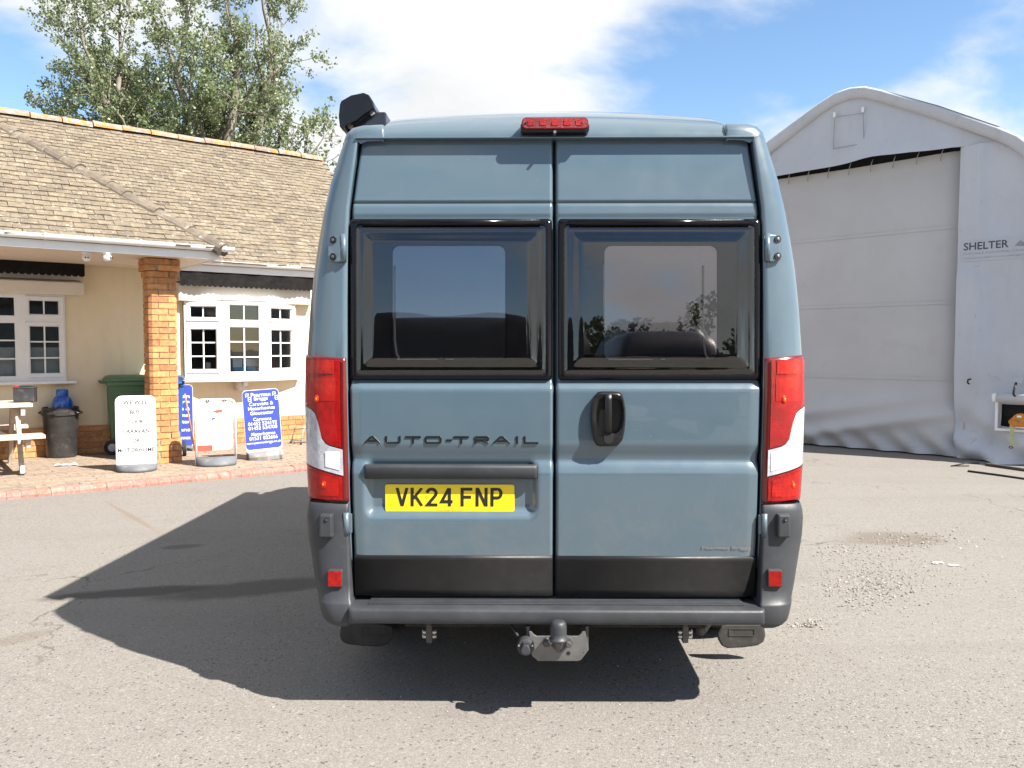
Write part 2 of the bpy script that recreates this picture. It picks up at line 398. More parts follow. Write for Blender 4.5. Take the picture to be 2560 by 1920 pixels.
# ------------------------------------------------------------------ mesh helpers
def setp(o, label=None, cat=None, group=None, kind=None):
    if label: o['label'] = label
    if cat: o['category'] = cat
    if group: o['group'] = group
    if kind: o['kind'] = kind
    return o
def link(name, data, parent=None, loc=None, rot=None):
    o = bpy.data.objects.new(name, data); col.objects.link(o)
    if parent is not None: o.parent = parent
    if loc is not None: o.location = loc
    if rot is not None: o.rotation_euler = rot
    return o
def empty(name, loc=(0, 0, 0), rz=0.0, label=None, cat=None, group=None, parent=None):
    o = link(name, None, parent, loc, (0, 0, rz)); o.empty_display_size = 0.1
    return setp(o, label, cat, group)
def make_mesh(name, verts, faces, mat=None, smooth=False):
    me = bpy.data.meshes.new(name)
    me.from_pydata([tuple(v) for v in verts], [], [tuple(f) for f in faces])
    if mat: me.materials.append(MATS[mat])
    if smooth: me.polygons.foreach_set('use_smooth', [True] * len(me.polygons))
    me.update()
    return me
def add_bevel(o, w, seg=2, ang=35):
    md = o.modifiers.new('bevel', 'BEVEL'); md.width = w; md.segments = seg
    md.limit_method = 'ANGLE'; md.angle_limit = math.radians(ang); md.harden_normals = False
    return o
def fix_normals(me):
    import bmesh
    bm = bmesh.new(); bm.from_mesh(me)
    bmesh.ops.recalc_face_normals(bm, faces=bm.faces); bm.to_mesh(me); bm.free()
def obj(name, verts, faces, mat, parent=None, smooth=False, bevel=0, loc=None, rot=None, seg=2, recalc=True):
    me = make_mesh(name, verts, faces, mat, smooth)
    if recalc: fix_normals(me)
    o = link(name, me, parent, loc, rot)
    if bevel: add_bevel(o, bevel, seg)
    return o
BOXF = [(0, 3, 2, 1), (4, 5, 6, 7), (0, 1, 5, 4), (1, 2, 6, 5), (2, 3, 7, 6), (3, 0, 4, 7)]
def box_vf(x0, x1, y0, y1, z0, z1):
    return [(x0, y0, z0), (x1, y0, z0), (x1, y1, z0), (x0, y1, z0), (x0, y0, z1), (x1, y0, z1), (x1, y1, z1), (x0, y1, z1)], BOXF
def box(name, x0, x1, y0, y1, z0, z1, mat, parent=None, bevel=0, **kw):
    v, f = box_vf(x0, x1, y0, y1, z0, z1)
    return obj(name, v, f, mat, parent, bevel=bevel, **kw)
class MB:
    def __init__(self): self.v = []; self.f = []
    def add(self, v, f, mtx=None):
        o = len(self.v)
        self.v += [tuple(mtx @ Vector(p)) if mtx is not None else tuple(p) for p in v]
        self.f += [tuple(i + o for i in q) for q in f]
        return self
    def box(self, *a, mtx=None): return self.add(*box_vf(*a), mtx=mtx)
    def build(self, name, mat, parent=None, **kw): return obj(name, self.v, self.f, mat, parent, **kw)
def prism_vf(pts, y0, y1):
    """outline in (x, z), thickness along y"""
    n = len(pts)
    v = [(p[0], y0, p[1]) for p in pts] + [(p[0], y1, p[1]) for p in pts]
    f = [tuple(range(n)), tuple(range(2 * n - 1, n - 1, -1))] + [(i, (i + 1) % n, n + (i + 1) % n, n + i) for i in range(n)]
    return v, f
def prism(name, pts, y0, y1, mat, parent=None, **kw):
    v, f = prism_vf(pts, y0, y1); return obj(name, v, f, mat, parent, **kw)
def round_rect(x0, x1, z0, z1, r, n=6):
    r = min(r, abs(x1 - x0) / 2 - 1e-5, abs(z1 - z0) / 2 - 1e-5); out = []
    for cx, cz, a0 in ((x1 - r, z1 - r, 0), (x0 + r, z1 - r, 90), (x0 + r, z0 + r, 180), (x1 - r, z0 + r, 270)):
        for k in range(n + 1):
            a = math.radians(a0 + 90 * k / n); out.append((cx + r * math.cos(a), cz + r * math.sin(a)))
    return out
def ring_vf(outer, inner, y0, y1):
    """frame between two outlines with the same number of points"""
    n = len(outer)
    v = [(p[0], y0, p[1]) for p in outer] + [(p[0], y0, p[1]) for p in inner] + [(p[0], y1, p[1]) for p in outer] + [(p[0], y1, p[1]) for p in inner]
    f = []
    for i in range(n):
        j = (i + 1) % n
        f += [(i, j, n + j, n + i), (2 * n + i, 3 * n + i, 3 * n + j, 2 * n + j), (i, 2 * n + i, 2 * n + j, j), (n + i, n + j, 3 * n + j, 3 * n + i)]
    return v, f
def lathe_vf(prof, n=24, cx=0, cy=0):
    v = []; f = []
    for r, z in prof:
        for k in range(n):
            a = 2 * math.pi * k / n; v.append((cx + r * math.cos(a), cy + r * math.sin(a), z))
    for i in range(len(prof) - 1):
        for k in range(n):
            f.append((i * n + k, i * n + (k + 1) % n, (i + 1) * n + (k + 1) % n, (i + 1) * n + k))
    f.append(tuple(range(n - 1, -1, -1))); f.append(tuple((len(prof) - 1) * n + k for k in range(n)))
    return v, f
def tube_vf(path, r, n=10):
    """round bar along a path; r a number or one per point"""
    pts = [Vector(p) for p in path]; v = []; f = []; up = None
    for i, p in enumerate(pts):
        d = (pts[min(i + 1, len(pts) - 1)] - pts[max(i - 1, 0)]).normalized()
        if up is None: up = Vector((0, 0, 1)) if abs(d.z) < 0.9 else Vector((1, 0, 0))
        a = d.cross(up).normalized(); b2 = a.cross(d).normalized(); up = b2
        rr = r[i] if isinstance(r, (list, tuple)) else r
        for k in range(n):
            t_ = 2 * math.pi * k / n; v.append(p + a * (rr * math.cos(t_)) + b2 * (rr * math.sin(t_)))
    for i in range(len(pts) - 1):
        for k in range(n):
            f.append((i * n + k, i * n + (k + 1) % n, (i + 1) * n + (k + 1) % n, (i + 1) * n + k))
    f.append(tuple(range(n - 1, -1, -1))); f.append(tuple((len(pts) - 1) * n + k for k in range(n)))
    return v, f
def tube(name, path, r, mat, parent=None, n=10, **kw):
    v, f = tube_vf(path, r, n); return obj(name, v, f, mat, parent, smooth=kw.pop('smooth', True), **kw)
def bar_vf(p0, p1, w, h, up=(0, 0, 1)):
    """square timber from p0 to p1"""
    p0 = Vector(p0); p1 = Vector(p1); d = (p1 - p0).normalized(); up = Vector(up)
    a = d.cross(up).normalized() * (w / 2); b2 = a.cross(d).normalized() * (h / 2)
    v = [p0 - a - b2, p0 + a - b2, p0 + a + b2, p0 - a + b2, p1 - a - b2, p1 + a - b2, p1 + a + b2, p1 - a + b2]
    return v, BOXF
def grid_vf(P):
    """P[i][j] points"""
    ni, nj = len(P), len(P[0]); v = [p for r_ in P for p in r_]
    f = [(i * nj + j, i * nj + j + 1, (i + 1) * nj + j + 1, (i + 1) * nj + j) for i in range(ni - 1) for j in range(nj - 1)]
    return v, f
def grid(name, P, mat, parent=None, smooth=True, **kw):
    v, f = grid_vf(P); return obj(name, v, f, mat, parent, smooth=smooth, **kw)
def disc_y(name, cx, y0, y1, cz, r, mat, parent=None, n=20, **kw):
    return prism(name, [(cx + r * math.cos(2 * math.pi * k / n), cz + r * math.sin(2 * math.pi * k / n)) for k in range(n)], y0, y1, mat, parent, **kw)
def lerp_tab(tab, x):
    if x <= tab[0][0]: return tab[0][1]
    for (a, va), (b_, vb) in zip(tab, tab[1:]):
        if x <= b_: return va + (vb - va) * (x - a) / (b_ - a)
    return tab[-1][1]
def sstep(a, b_, x):
    t_ = min(1, max(0, (x - a) / (b_ - a))); return t_ * t_ * (3 - 2 * t_)

def text_obj(name, s, mat, parent, box4, y, depth=0.0008, bold=0.0, loc=None, rot=None, keep=False):
    """lettering fitted into box4 = (x0, x1, z0, z1) on the plane y (front face towards -y)"""
    cu = bpy.data.curves.new(name, 'FONT'); cu.body = s; cu.size = 1.0; cu.offset = bold
    cu.resolution_u = 3; cu.extrude = 0.0
    o = bpy.data.objects.new(name, cu); col.objects.link(o)
    dg = bpy.context.evaluated_depsgraph_get()
    me = bpy.data.meshes.new_from_object(o.evaluated_get(dg))
    bpy.data.objects.remove(o); bpy.data.curves.remove(cu)
    co = np.array([v.co[:] for v in me.vertices]); lo = co.min(0); hi = co.max(0)
    x0, x1, z0, z1 = box4
    sx = (x1 - x0) / (hi[0] - lo[0]); sz = (z1 - z0) / (hi[1] - lo[1])
    n = len(co); V = []; F = []
    for c in co: V.append((x0 + (c[0] - lo[0]) * sx, y, z0 + (c[1] - lo[1]) * sz))
    F = [tuple(p.vertices) for p in me.polygons]
    bpy.data.meshes.remove(me)
    o = obj(name, V, F, mat, parent, loc=loc, rot=rot, recalc=False)
    if depth:
        md = o.modifiers.new('thick', 'SOLIDIFY'); md.thickness = depth; md.offset = 0
    return o
def strokes_vf(paths, th, y0, y1, sx=1.0, thx=None):
    """letters from pen strokes: ribbons with mitred corners; paths in (x, z)"""
    mb = MB(); e = 0.0
    for path in paths:
        closed = path[0] == path[-1] and len(path) > 2
        pts = [Vector((p[0], p[1])) for p in (path[:-1] if closed else path)]
        n = len(pts); L = []; R = []
        for i in range(n):
            pr = pts[i - 1] if (i > 0 or closed) else None
            nx = pts[(i + 1) % n] if (i < n - 1 or closed) else None
            d0 = (pts[i] - pr).normalized() if pr is not None else None
            d1 = (nx - pts[i]).normalized() if nx is not None else None
            if d0 is None: d0 = d1
            if d1 is None: d1 = d0
            n0 = Vector((-d0.y, d0.x)); n1 = Vector((-d1.y, d1.x)); mi = (n0 + n1)
            mi = mi.normalized() if mi.length > 1e-6 else n0
            k = th / 2 / max(0.35, mi.dot(n0))
            L.append(pts[i] + mi * k); R.append(pts[i] - mi * k)
        m_ = n if closed else n - 1
        for i in range(m_):
            j = (i + 1) % n
            q = [L[i], L[j], R[j], R[i]]
            mb.add(*prism_vf([(p.x, p.y) for p in q], y0 - e, y1))
        e += (y1 - y0) * 0.02
    return mb.v, mb.f
def arc(cx, cz, rx, rz, a0, a1, n=8):
    return [(cx + rx * math.cos(math.radians(a0 + (a1 - a0) * k / n)), cz + rz * math.sin(math.radians(a0 + (a1 - a0) * k / n))) for k in range(n + 1)]

# ------------------------------------------------------------------ ground
m, t, b = new_mat('asphalt')
geo = t.node('ShaderNodeNewGeometry'); pos = geo.outputs['Position']
vo = t.node('ShaderNodeTexVoronoi'); t.l.new(pos, vo.inputs['Vector']); vo.inputs['Scale'].default_value = 190.0
vo2 = t.node('ShaderNodeTexVoronoi'); t.l.new(pos, vo2.inputs['Vector']); vo2.inputs['Scale'].default_value = 110.0
sep = t.node('ShaderNodeSeparateColor'); t.l.new(vo.outputs['Color'], sep.inputs[0])
sep2 = t.node('ShaderNodeSeparateColor'); t.l.new(vo2.outputs['Color'], sep2.inputs[0])
cs = t.colramp(sep.outputs[0], [(0.0, (0.131, 0.119, 0.106)), (0.35, (0.168, 0.154, 0.138)), (0.7, (0.193, 0.177, 0.160)), (1.0, (0.230, 0.213, 0.195))])
cs = t.mix(t.ramp(sep2.outputs[1], 0.955, 0.975), cs, (0.24, 0.223, 0.203))
cs = t.mix(t.ramp(sep2.outputs[0], 0.965, 0.985), cs, (0.07, 0.062, 0.055))
big = t.noise(pos, 0.55, 6, 0.6, 0.3)
cs = t.mix(t.ramp(big, 0.35, 0.7, 0.0, 0.4), cs, (0.20, 0.184, 0.166))
cs = t.mix(t.ramp(t.noise(pos, 2.1, 7, 0.65, 0.4), 0.56, 0.76, 0.0, 0.45), cs, (0.125, 0.108, 0.09))
trk = t.node('ShaderNodeMapping'); trk.inputs['Rotation'].default_value = (0, 0, 0.5); trk.inputs['Scale'].default_value = (0.25, 1.6, 1); t.l.new(pos, trk.inputs[0])
cs = t.mix(t.ramp(t.noise(trk.outputs[0], 1.1, 6, 0.6, 0.3), 0.50, 0.70, 0.0, 0.30), cs, (0.15, 0.134, 0.118))
crk = t.node('ShaderNodeTexVoronoi', feature='DISTANCE_TO_EDGE'); crk.inputs['Scale'].default_value = 0.42
wv_ = t.node('ShaderNodeVectorMath', operation='ADD'); t.l.new(pos, wv_.inputs[0])
nz_ = t.node('ShaderNodeTexNoise'); nz_.inputs['Scale'].default_value = 2.2; nz_.inputs['Detail'].default_value = 6; t.l.new(pos, nz_.inputs['Vector'])
t.l.new(nz_.outputs['Color'], wv_.inputs[1]); t.l.new(wv_.outputs[0], crk.inputs['Vector'])
cfac = t.math('MULTIPLY', t.ramp(crk.outputs['Distance'], 0.007, 0.002), t.ramp(t.noise(pos, 0.6, 3, 0.5), 0.50, 0.62))
cs = t.mix(t.math('MULTIPLY', cfac, 0.75), cs, (0.07, 0.058, 0.046))
t.l.new(cs, b.inputs['Base Color'])
# damp stains with a shape of their own
def blob(cx, cy, rx, ry, rz, edge=0.5, wob=0.9, ns=2.2):
    mp = t.node('ShaderNodeMapping', vector_type='TEXTURE')
    mp.inputs['Location'].default_value = (cx, cy, 0); mp.inputs['Rotation'].default_value = (0, 0, rz)
    mp.inputs['Scale'].default_value = (rx, ry, 1); t.l.new(pos, mp.inputs[0])
    ln = t.node('ShaderNodeVectorMath', operation='LENGTH'); t.l.new(mp.outputs[0], ln.inputs[0])
    wv = t.math('ADD', ln.outputs['Value'], t.math('MULTIPLY', t.math('SUBTRACT', t.noise(pos, ns, 7, 0.65), 0.5), wob))
    return t.ramp(wv, 1.0, 1.0 - edge)
STAINS = [((60, 1500, 560, 1465), 0.13, 0.85, (0.060, 0.050, 0.042)), ((330, 1500, 930, 1440), 0.22, 0.75, (0.070, 0.060, 0.050)),
          ((380, 1372, 520, 1362), 0.10, 0.6, (0.075, 0.065, 0.055)), ((-60, 1620, 160, 1570), 0.10, 0.35, (0.11, 0.085, 0.06)),
          ((240, 1240, 430, 1350), 0.035, 0.55, (0.16, 0.115, 0.075)), ((2060, 1350, 2390, 1345), 0.28, 0.55, (0.105, 0.082, 0.060)),
          ((2000, 1565, 2035, 1562), 0.05, 0.7, (0.07, 0.055, 0.04))]
for (xa, ya, xb, yb), wid, amt, sc_ in STAINS:
    A_ = ground_at(xa, ya); B_ = ground_at(xb, yb); d_ = B_ - A_
    bl = blob((A_.x + B_.x) / 2, (A_.y + B_.y) / 2, max(d_.length / 2, wid), wid, math.atan2(d_.y, d_.x))
    cs = t.mix(t.math('MULTIPLY', bl, amt), cs, sc_)
t.l.new(cs, b.inputs['Base Color'])
b.inputs['Roughness'].default_value = 0.9; b.inputs['Specular IOR Level'].default_value = 0.3
h = t.math('ADD', t.math('MULTIPLY', t.math('SUBTRACT', 0.6, vo.outputs['Distance']), 1.0), t.math('MULTIPLY', t.math('SUBTRACT', 0.6, vo2.outputs['Distance']), 0.8))
t.l.new(t.bump(h, 0.30, 0.004), b.inputs['Normal'])
gv = [(-400, -300, 0), (400, -300, 0), (400, 900, 0), (-400, 900, 0)]
setp(obj('ground', gv, [(0, 1, 2, 3)], 'asphalt'), kind='structure')

# ================================================================== the camper van
VAN_YAW = math.radians(-0.7)
VAN_O = Vector((0.170, 3.262, 0))
VX = Vector((math.cos(VAN_YAW), math.sin(VAN_YAW), 0)); VY = Vector((-math.sin(VAN_YAW), math.cos(VAN_YAW), 0))
van = empty('camper_van', VAN_O, VAN_YAW, 'blue-grey high roof camper van parked with its twin rear doors shut', 'van')
def V(px, py, yl):
    """pixel to the van's own (x, z) on its plane y = yl"""
    p = on_plane(px, py, VAN_O + VY * yl, VY) - VAN_O
    return p.dot(VX), p.z
VCX = 1387.5
def VZ(py, yl): return V(VCX, py, yl)[1]
def VH(half, py, yl):
    return (V(VCX + half, py, yl)[0] - V(VCX - half, py, yl)[0]) / 2

# level table: py, half width of door opening, half width of silhouette, y of the rear pillar face
LV = [(343, 493, 517, .070), (380, 498, 530, .063), (446, 507, 551, .053), (518, 516, 568, .045), (600, 519, 583, .035), (672, 520, 594, .026),
      (760, 521, 603, .014), (885, 521, 611, .0), (1015, 519, 613, -.006), (1173, 515, 608, -.008), (1256, 513, 603, -.008),
      (1400, 507, 585, -.004), (1500, 504, 570, 0.0), (1585, 502, 556, 0.0)]
def level(py):
    he = lerp_tab([(l[0], l[1]) for l in LV], py); hs = lerp_tab([(l[0], l[2]) for l in LV], py)
    ye = lerp_tab([(l[0], l[3]) for l in LV], py)
    return VH(he, py, ye), VH(hs, py, ye + .16), ye, VZ(py, ye)
CR = .16
def corner(f, py, off=0.0):
    """point on the rear corner: f 0 at the door opening, 1 at the outline, then along the side"""
    xe, xs, ye, z = level(py)
    if f <= 1:
        ph = math.asin(min(1, f ** (1 / .77))) if f > 0 else 0.0
        x = xe + (xs - xe) * f; y = ye + CR * (1 - max(0, math.cos(ph)) ** .77)
    else:
        ph = math.pi / 2; x = xs; y = ye + CR + (f - 1) * .3
    return Vector((x + off * math.sin(ph) * (.3 if off > .012 else 1), y - off * math.cos(ph), z))
FS = [0.0] + [math.sin(math.radians(a)) ** .77 for a in (4, 10, 18, 28, 38, 48, 58, 67, 75, 82, 87)] + [1.0]
ZTOP = level(343)[3]
def front_y(z):
    return lerp_tab([(0.0, 5.70), (0.45, 5.75), (0.9, 5.68), (1.15, 5.45), (1.5, 4.95), (2.0, 4.35), (2.3, 3.95), (2.6, 3.7)], z)
rows = []
pys = [343, 352, 380, 412, 446, 480, 518, 560, 600, 640, 672, 715, 760, 820, 885, 950, 1015, 1090, 1173, 1256, 1330, 1400, 1500, 1545]
for py in pys:
    xe, xs, ye, z = level(py)
    z = VZ(py, ye)
    half = [Vector((xe, ye + .07, z)), Vector((xe, ye + .012, z))] + [corner(f, py) for f in FS]
    for yy in (.6, 1.6, 2.6, 3.4): half.append(Vector((xs + .012 * sstep(0, 1.5, yy), yy, z)))
    fy = front_y(z)
    for k in (0.0, 0.35, 0.65, 0.85, 1.0):
        yy = 3.5 + (fy - 3.5) * (0.35 + 0.65 * k); half.append(Vector(((xs + .012) * (1 - 0.06 * k - 0.30 * k ** 4), yy, z)))
    half.append(Vector((xs * 0.3, fy + .10, z)))
    rows.append(half + [Vector((-p.x, p.y, p.z)) for p in reversed(half)])
body = grid('body', rows, 'van_paint', van)
# roof between the rails
RH = VH(414, 300, .25)
prof = [(.078, VZ(348, .078)), (.078, VZ(338, .078)), (.095, VZ(322, .095)), (.13, VZ(306, .13)), (.20, VZ(293, .20)), (.31, VZ(283, .31)), (.52, VZ(277.5, .52)), (.9, VZ(277.5, .52) + .012), (2.2, VZ(277.5, .52) + .02), (3.6, VZ(277.5, .52) + .01), (3.95, VZ(277.5, .52) - .06), (4.2, VZ(277.5, .52) - .22)]
zr0 = VZ(306, .25)
P = []
xsn = [-1, -.9985, -.98, -.96, -.9, -.75, -.55, -.3, -.1, .1, .3, .55, .75, .9, .96, .98, .9985, 1]
for y, z in prof:
    r_ = []
    for k in xsn:
        up = max(0, z - (ZTOP - .005))
        dz = up * (0.15 * abs(k) ** 2.2 + 0.03 * sstep(.955, 1.0, abs(k))) if abs(k) < .999 else up
        r_.append((k * RH, y, z - dz))
    P.append(r_)
roof = grid('roof', P, 'van_paint', van)
# roof side rails with the rounded rear caps
ZRT = VZ(308, .10)
for s in (-1, 1):
    x0 = RH - .012; x1 = VH(517, 343, .285)
    P = []
    for y, g in ((.069, .0), (.072, .5), (.082, .8), (.10, .95), (.13, 1.0), (.17, 1.0), (.22, 1.0), (.5, 1.0), (2.0, 1.02), (3.5, 1.0), (3.9, .5)):
        xe_, xs_, ye_, _z = level(343); cphi = max(0.0, 1 - max(0, y - ye_) / CR) ** (1 / .77)
        x1 = xe_ + (xs_ - xe_) * math.sqrt(1 - cphi * cphi) ** .77 if y < ye_ + CR else xs_
        x1 = max(x1, xe_ + .012)
        zt = ZTOP - .012 + (ZRT - ZTOP + .012) * g; w = x1 - x0
        P.append([(s * x0, y, ZTOP - .010), (s * x0, y, zt - .006), (s * (x0 + .008), y, zt), (s * (x0 + w * .55), y, zt - .002), (s * (x0 + w * .8), y, zt - .012),
                  (s * (x0 + w * .95), y, zt - .035 * g), (s * (x1 + .002), y, ZTOP - .002), (s * x1, y, ZTOP - .010)])
    grid('roof_rail', P, 'van_paint', van)
xr = level(345)[0]
box('rear_gutter', -xr - .008, xr + .008, .060, .15, VZ(345, .06), VZ(340.5, .06), 'van_paint', van, bevel=.003)
box('top_gap_shade', -xr - .004, xr + .004, .128, .22, VZ(356, .128), VZ(342, .128), 'gap_black', van)  # black bar paints the gap shade over the doors
# black sheets behind the doors, painting the shade of the gaps
mb = MB()
for s in (-1, 1):
    P = []
    for py in (345, 446, 540, 672, 885, 1015, 1256, 1400, 1500):
        xe, xs, ye, z = level(py); P.append([(s * (xe - .05), ye + .060, z), (s * (xe + .02), ye + .060, z)])
    mb.add(*grid_vf(P))
P = [[(-.05, lerp_tab([(345, .135), (885, .05), (1500, .05)], py), VZ(py, .05)), (.05, lerp_tab([(345, .135), (885, .05), (1500, .05)], py), VZ(py, .05))] for py in (345, 520, 700, 885, 1200, 1500)]
mb.add(*grid_vf(P))
mb.build('door_gap_shade', 'gap_black', van, recalc=False)

# ---- rear doors
DPROF = [(349, .098), (420, .082), (498, .066), (503, .0645), (505, .071), (508, .071), (510, .0625), (538, .057), (543, .060), (552, .056), (640, .046), (760, .034), (880, .021), (946, .016), (954, .012), (960, .004), (971, -.012),
         (974, -.0135), (1040, -.016), (1108, -.0165), (1116, -.0145), (1132, -.004), (1146, .002), (1152, .0015), (1157, -.004), (1170, -.014), (1182, -.0195), (1186, -.020), (1260, -.020), (1340, -.018), (1384, -.016), (1392, -.016), (1490, -.012)]
WIN = {-1: (875, 1380, 547, 951), 1: (1395, 1902, 547, 951)}      # outer edge of each window in pixels
OPEN = {-1: (984, 1261, 617, 899), 1: (1513, 1790, 617, 899)}     # clear opening behind the acrylic
door = {}
for s in (-1, 1):
    pyl = []
    for (a, _), (b_, _) in zip(DPROF, DPROF[1:]):
        n = max(1, int((b_ - a) / 9)); pyl += [a + (b_ - a) * k / n for k in range(n)]
    pyl.append(DPROF[-1][0])
    NX = 84; P = []; hole = set()
    o0, o1, p0, p1 = OPEN[s]
    for i, py in enumerate(pyl):
        y = lerp_tab(DPROF, py); xe, xs, ye, zz = level(py); z = VZ(py, y)
        xo = xe - .0075; xi = .0045 if s > 0 else .0045
        r_ = []
        for j in range(NX + 1):
            k = j / NX; k = k * k * (3 - 2 * k) * .25 + k * .75
            x = xi + (xo - xi) * k; dy = 0.0
            ed = min(x - xi, xo - x)
            dy += .020 * (1 - sstep(0, .010, ed)) ** 2
            dy += .010 * sstep(.05, 0.0, xo - x) * sstep(880, 1000, py) * .6
            yy = y + dy
            # number plate recess in the left door
            if s < 0:
                pxl = VCX + (s * x) / VH(1, py, y)
                dx = max(0, abs(pxl - 1128) - 196); dz = max(0, abs(py - 1222) - 50)
                dist = math.hypot(dx, dz)
                yy += .030 * (1 - sstep(2, 24, dist))
            r_.append((s * x, yy, z))
        P.append(r_)
    v, f = grid_vf(P)
    ff = []
    xo0, xo1 = sorted((V(o0, 760, .06)[0], V(o1, 760, .06)[0])); zo0, zo1 = VZ(p1, .05), VZ(p0, .05)
    for q in f:
        c = sum((Vector(v[i]) for i in q), Vector()) / 4
        if xo0 - .02 < c.x < xo1 + .02 and zo0 - .02 < c.z < zo1 + .02: continue
        ff.append(q)
    door[s] = obj('rear_door', v, ff, 'van_paint', van, smooth=True)
    # black lower trim
    tx0 = .007; tx1 = level(1440)[0] - .010
    zt, zb = VZ(1390, -.02), VZ(1492, -.02)
    pr = [(-.014, zt + .001), (-.022, zt - .002), (-.026, zt - .010), (-.024, zt - .02), (-.020, zb + .03), (-.020, zb + .006), (-.010, zb)]
    P = [[(s * x, y, z) for (y, z) in pr] for x in (tx0, tx0 + .004, tx1 - .004, tx1)]
    P[0] = [(p[0], p[1] + .010, p[2]) for p in P[0]]; P[-1] = [(p[0], p[1] + .010, p[2]) for p in P[-1]]
    grid('trim_panel', P, 'trim_panel', door[s])
    # window: flange, acrylic dish, hinge rail, inner frame, glazing
    w0, w1, wt, wb = WIN[s]
    def WP(px, py, lift): # point at the window's own leaning plane, lifted towards the camera
        y = lerp_tab([(547, .056), (951, .018)], py) - lift
        x, z = V(px, py, y); return (x, y, z)
    def win_grid(x0, x1, y0, y1, nx, ny, fn):
        return [[WP(x0 + (x1 - x0) * i / nx, y0 + (y1 - y0) * j / ny, fn(i / nx, j / ny)) for i in range(nx + 1)] for j in range(ny + 1)]
    cxp, cyp = (w0 + w1) / 2, (wt + wb) / 2; hw, hh = (w1 - w0) / 2, (wb - wt) / 2
    def sd(i, j): # pixels inside the rounded outline
        qx = abs(w0 + (w1 - w0) * i - cxp) - hw + 12; qy = abs(wt + (wb - wt) * j - cyp) - hh + 12
        return -(math.hypot(max(qx, 0), max(qy, 0)) + min(max(qx, qy), 0) - 12)
    # dark flange ring
    n_ = 6
    outer = round_rect(w0, w1, wt, wb, 9, n_); inner = round_rect(w0 + 26, w1 - 26, wt + 30, wb - 22, 14, n_)
    ring1 = [WP(p[0], p[1], .004) for p in outer]; ring2 = [WP(p[0], p[1], .020) for p in round_rect(w0 + 3, w1 - 3, wt + 3, wb - 3, 9, n_)]
    ring3 = [WP(p[0], p[1], .023) for p in round_rect(w0 + 12, w1 - 12, wt + 14, wb - 10, 10, n_)]; ring4 = [WP(p[0], p[1], .012) for p in inner]
    N = len(ring1); v = ring1 + ring2 + ring3 + ring4
    f = [(k * N + i, k * N + (i + 1) % N, (k + 1) * N + (i + 1) % N, (k + 1) * N + i) for k in range(3) for i in range(N)]
    obj('window_flange', v, f, 'frame_black', door[s], smooth=True)
    # acrylic dish
    def dish(i, j):
        d = sd(i, j)
        return .018 + .007 * sstep(14, 24, d) + .010 * sstep(30, 60, d) + .0035 * math.sin(math.pi * i) * math.sin(math.pi * j)
    P = win_grid(w0 + 13, w1 - 13, wt + 15, wb - 11, 90, 76, lambda i, j: dish((13 + i * (w1 - w0 - 26)) / (w1 - w0), (15 + j * (wb - wt - 26)) / (wb - wt)))
    v, f = grid_vf(P); f = [q for q in f]
    obj('window_pane', v, f, 'van_acrylic', door[s], smooth=True)
    # inner panel with the rounded clear opening
    oo = round_rect(w0 + 16, w1 - 16, wt + 18, wb - 14, 12, n_); oi = round_rect(o0, o1, p0, p1, 18, n_)
    r1 = [WP(p[0], p[1], .006) for p in oo]; r2 = [WP(p[0], p[1], .006) for p in round_rect(o0 - 8, o1 + 8, p0 - 8, p1 + 8, 24, n_)]
    r3 = [WP(p[0], p[1], -.004) for p in oi]; r4 = [WP(p[0], p[1], -.035) for p in oi]
    v = r1 + r2 + r3 + r4
    f = [(k * N + i, k * N + (i + 1) % N, (k + 1) * N + (i + 1) % N, (k + 1) * N + i) for k in range(3) for i in range(N)]
    obj('window_surround', v, f, 'interior_dark', door[s])
    gl = [WP(p[0], p[1], .009) for p in round_rect(o0 - 2, o1 + 2, p0 - 2, p1 + 2, 18, n_)]
    obj('inner_glazing', gl, [tuple(range(len(gl)))], 'inner_glazing', door[s])
    # pale strips paint the sunlit edges of the opening
    sx_ = o0 + 2 if s < 0 else o1 - 32
    pts = [WP(sx_, 664, .012), WP(sx_, 760, .012), WP(sx_ + 1, 850, .012), WP(sx_ + 6, 885, .012), WP(sx_ + 12, 896, .012)]
    tube('sunlit_edge_strip', pts, .0042, 'trim_pale', door[s], 8)
    if s > 0: tube('sunlit_edge_strip', [WP(o0 - 4, 662, .012), WP(o0 - 4, 800, .012)], .0026, 'trim_pale', door[s], 8)
    q = [WP(o0 + 8, 897, .013), WP(o0 + 150, 897, .013), WP(o0 + 150, 899.5, .013), WP(o0 + 8, 899.5, .013)]
    obj('sunlit_sill_strip', q, [(0, 1, 2, 3)], 'trim_pale', door[s])
    lx = (o0 + o1) / 2 - (18 if s < 0 else 10)
    mbv = [WP(lx + a, b_, c) for a, b_, c in ((-14, 911, .010), (14, 911, .010), (14, 902, .018), (3, 893, .022), (-3, 893, .022), (-14, 902, .018))]
    mbv += [(p[0], p[1] - .012, p[2]) for p in mbv]
    obj('window_latch', mbv, [tuple(range(5, -1, -1)), tuple(range(6, 12))] + [(i, (i + 1) % 6, 6 + (i + 1) % 6, 6 + i) for i in range(6)], 'handle_black', door[s], bevel=.002)
    # hinge rail along the top
    a = WP(w0 + 28, 557, .026); b_ = WP(w1 - 30, 556, .026)
    tube('window_hinge_rail', [a, b_], .0125, 'frame_black', door[s], 14)
    # door hinges
    def CP(half, py, off): # on the corner surface at a pixel half width
        xe, xs, ye, z = level(py); f_ = (VH(half, py, ye + .03) - xe) / (xs - xe); p = corner(f_, py, off); return Vector((s * p.x, p.y, p.z))
    hx0 = level(620)[0]
    out_ = [(523, 588), (545, 590), (557, 598), (562, 615), (562, 640), (556, 652), (540, 655), (523, 655)]
    v = [CP(a_, b2, .018) for a_, b2 in out_] + [CP(a_, b2, -.01) for a_, b2 in out_]
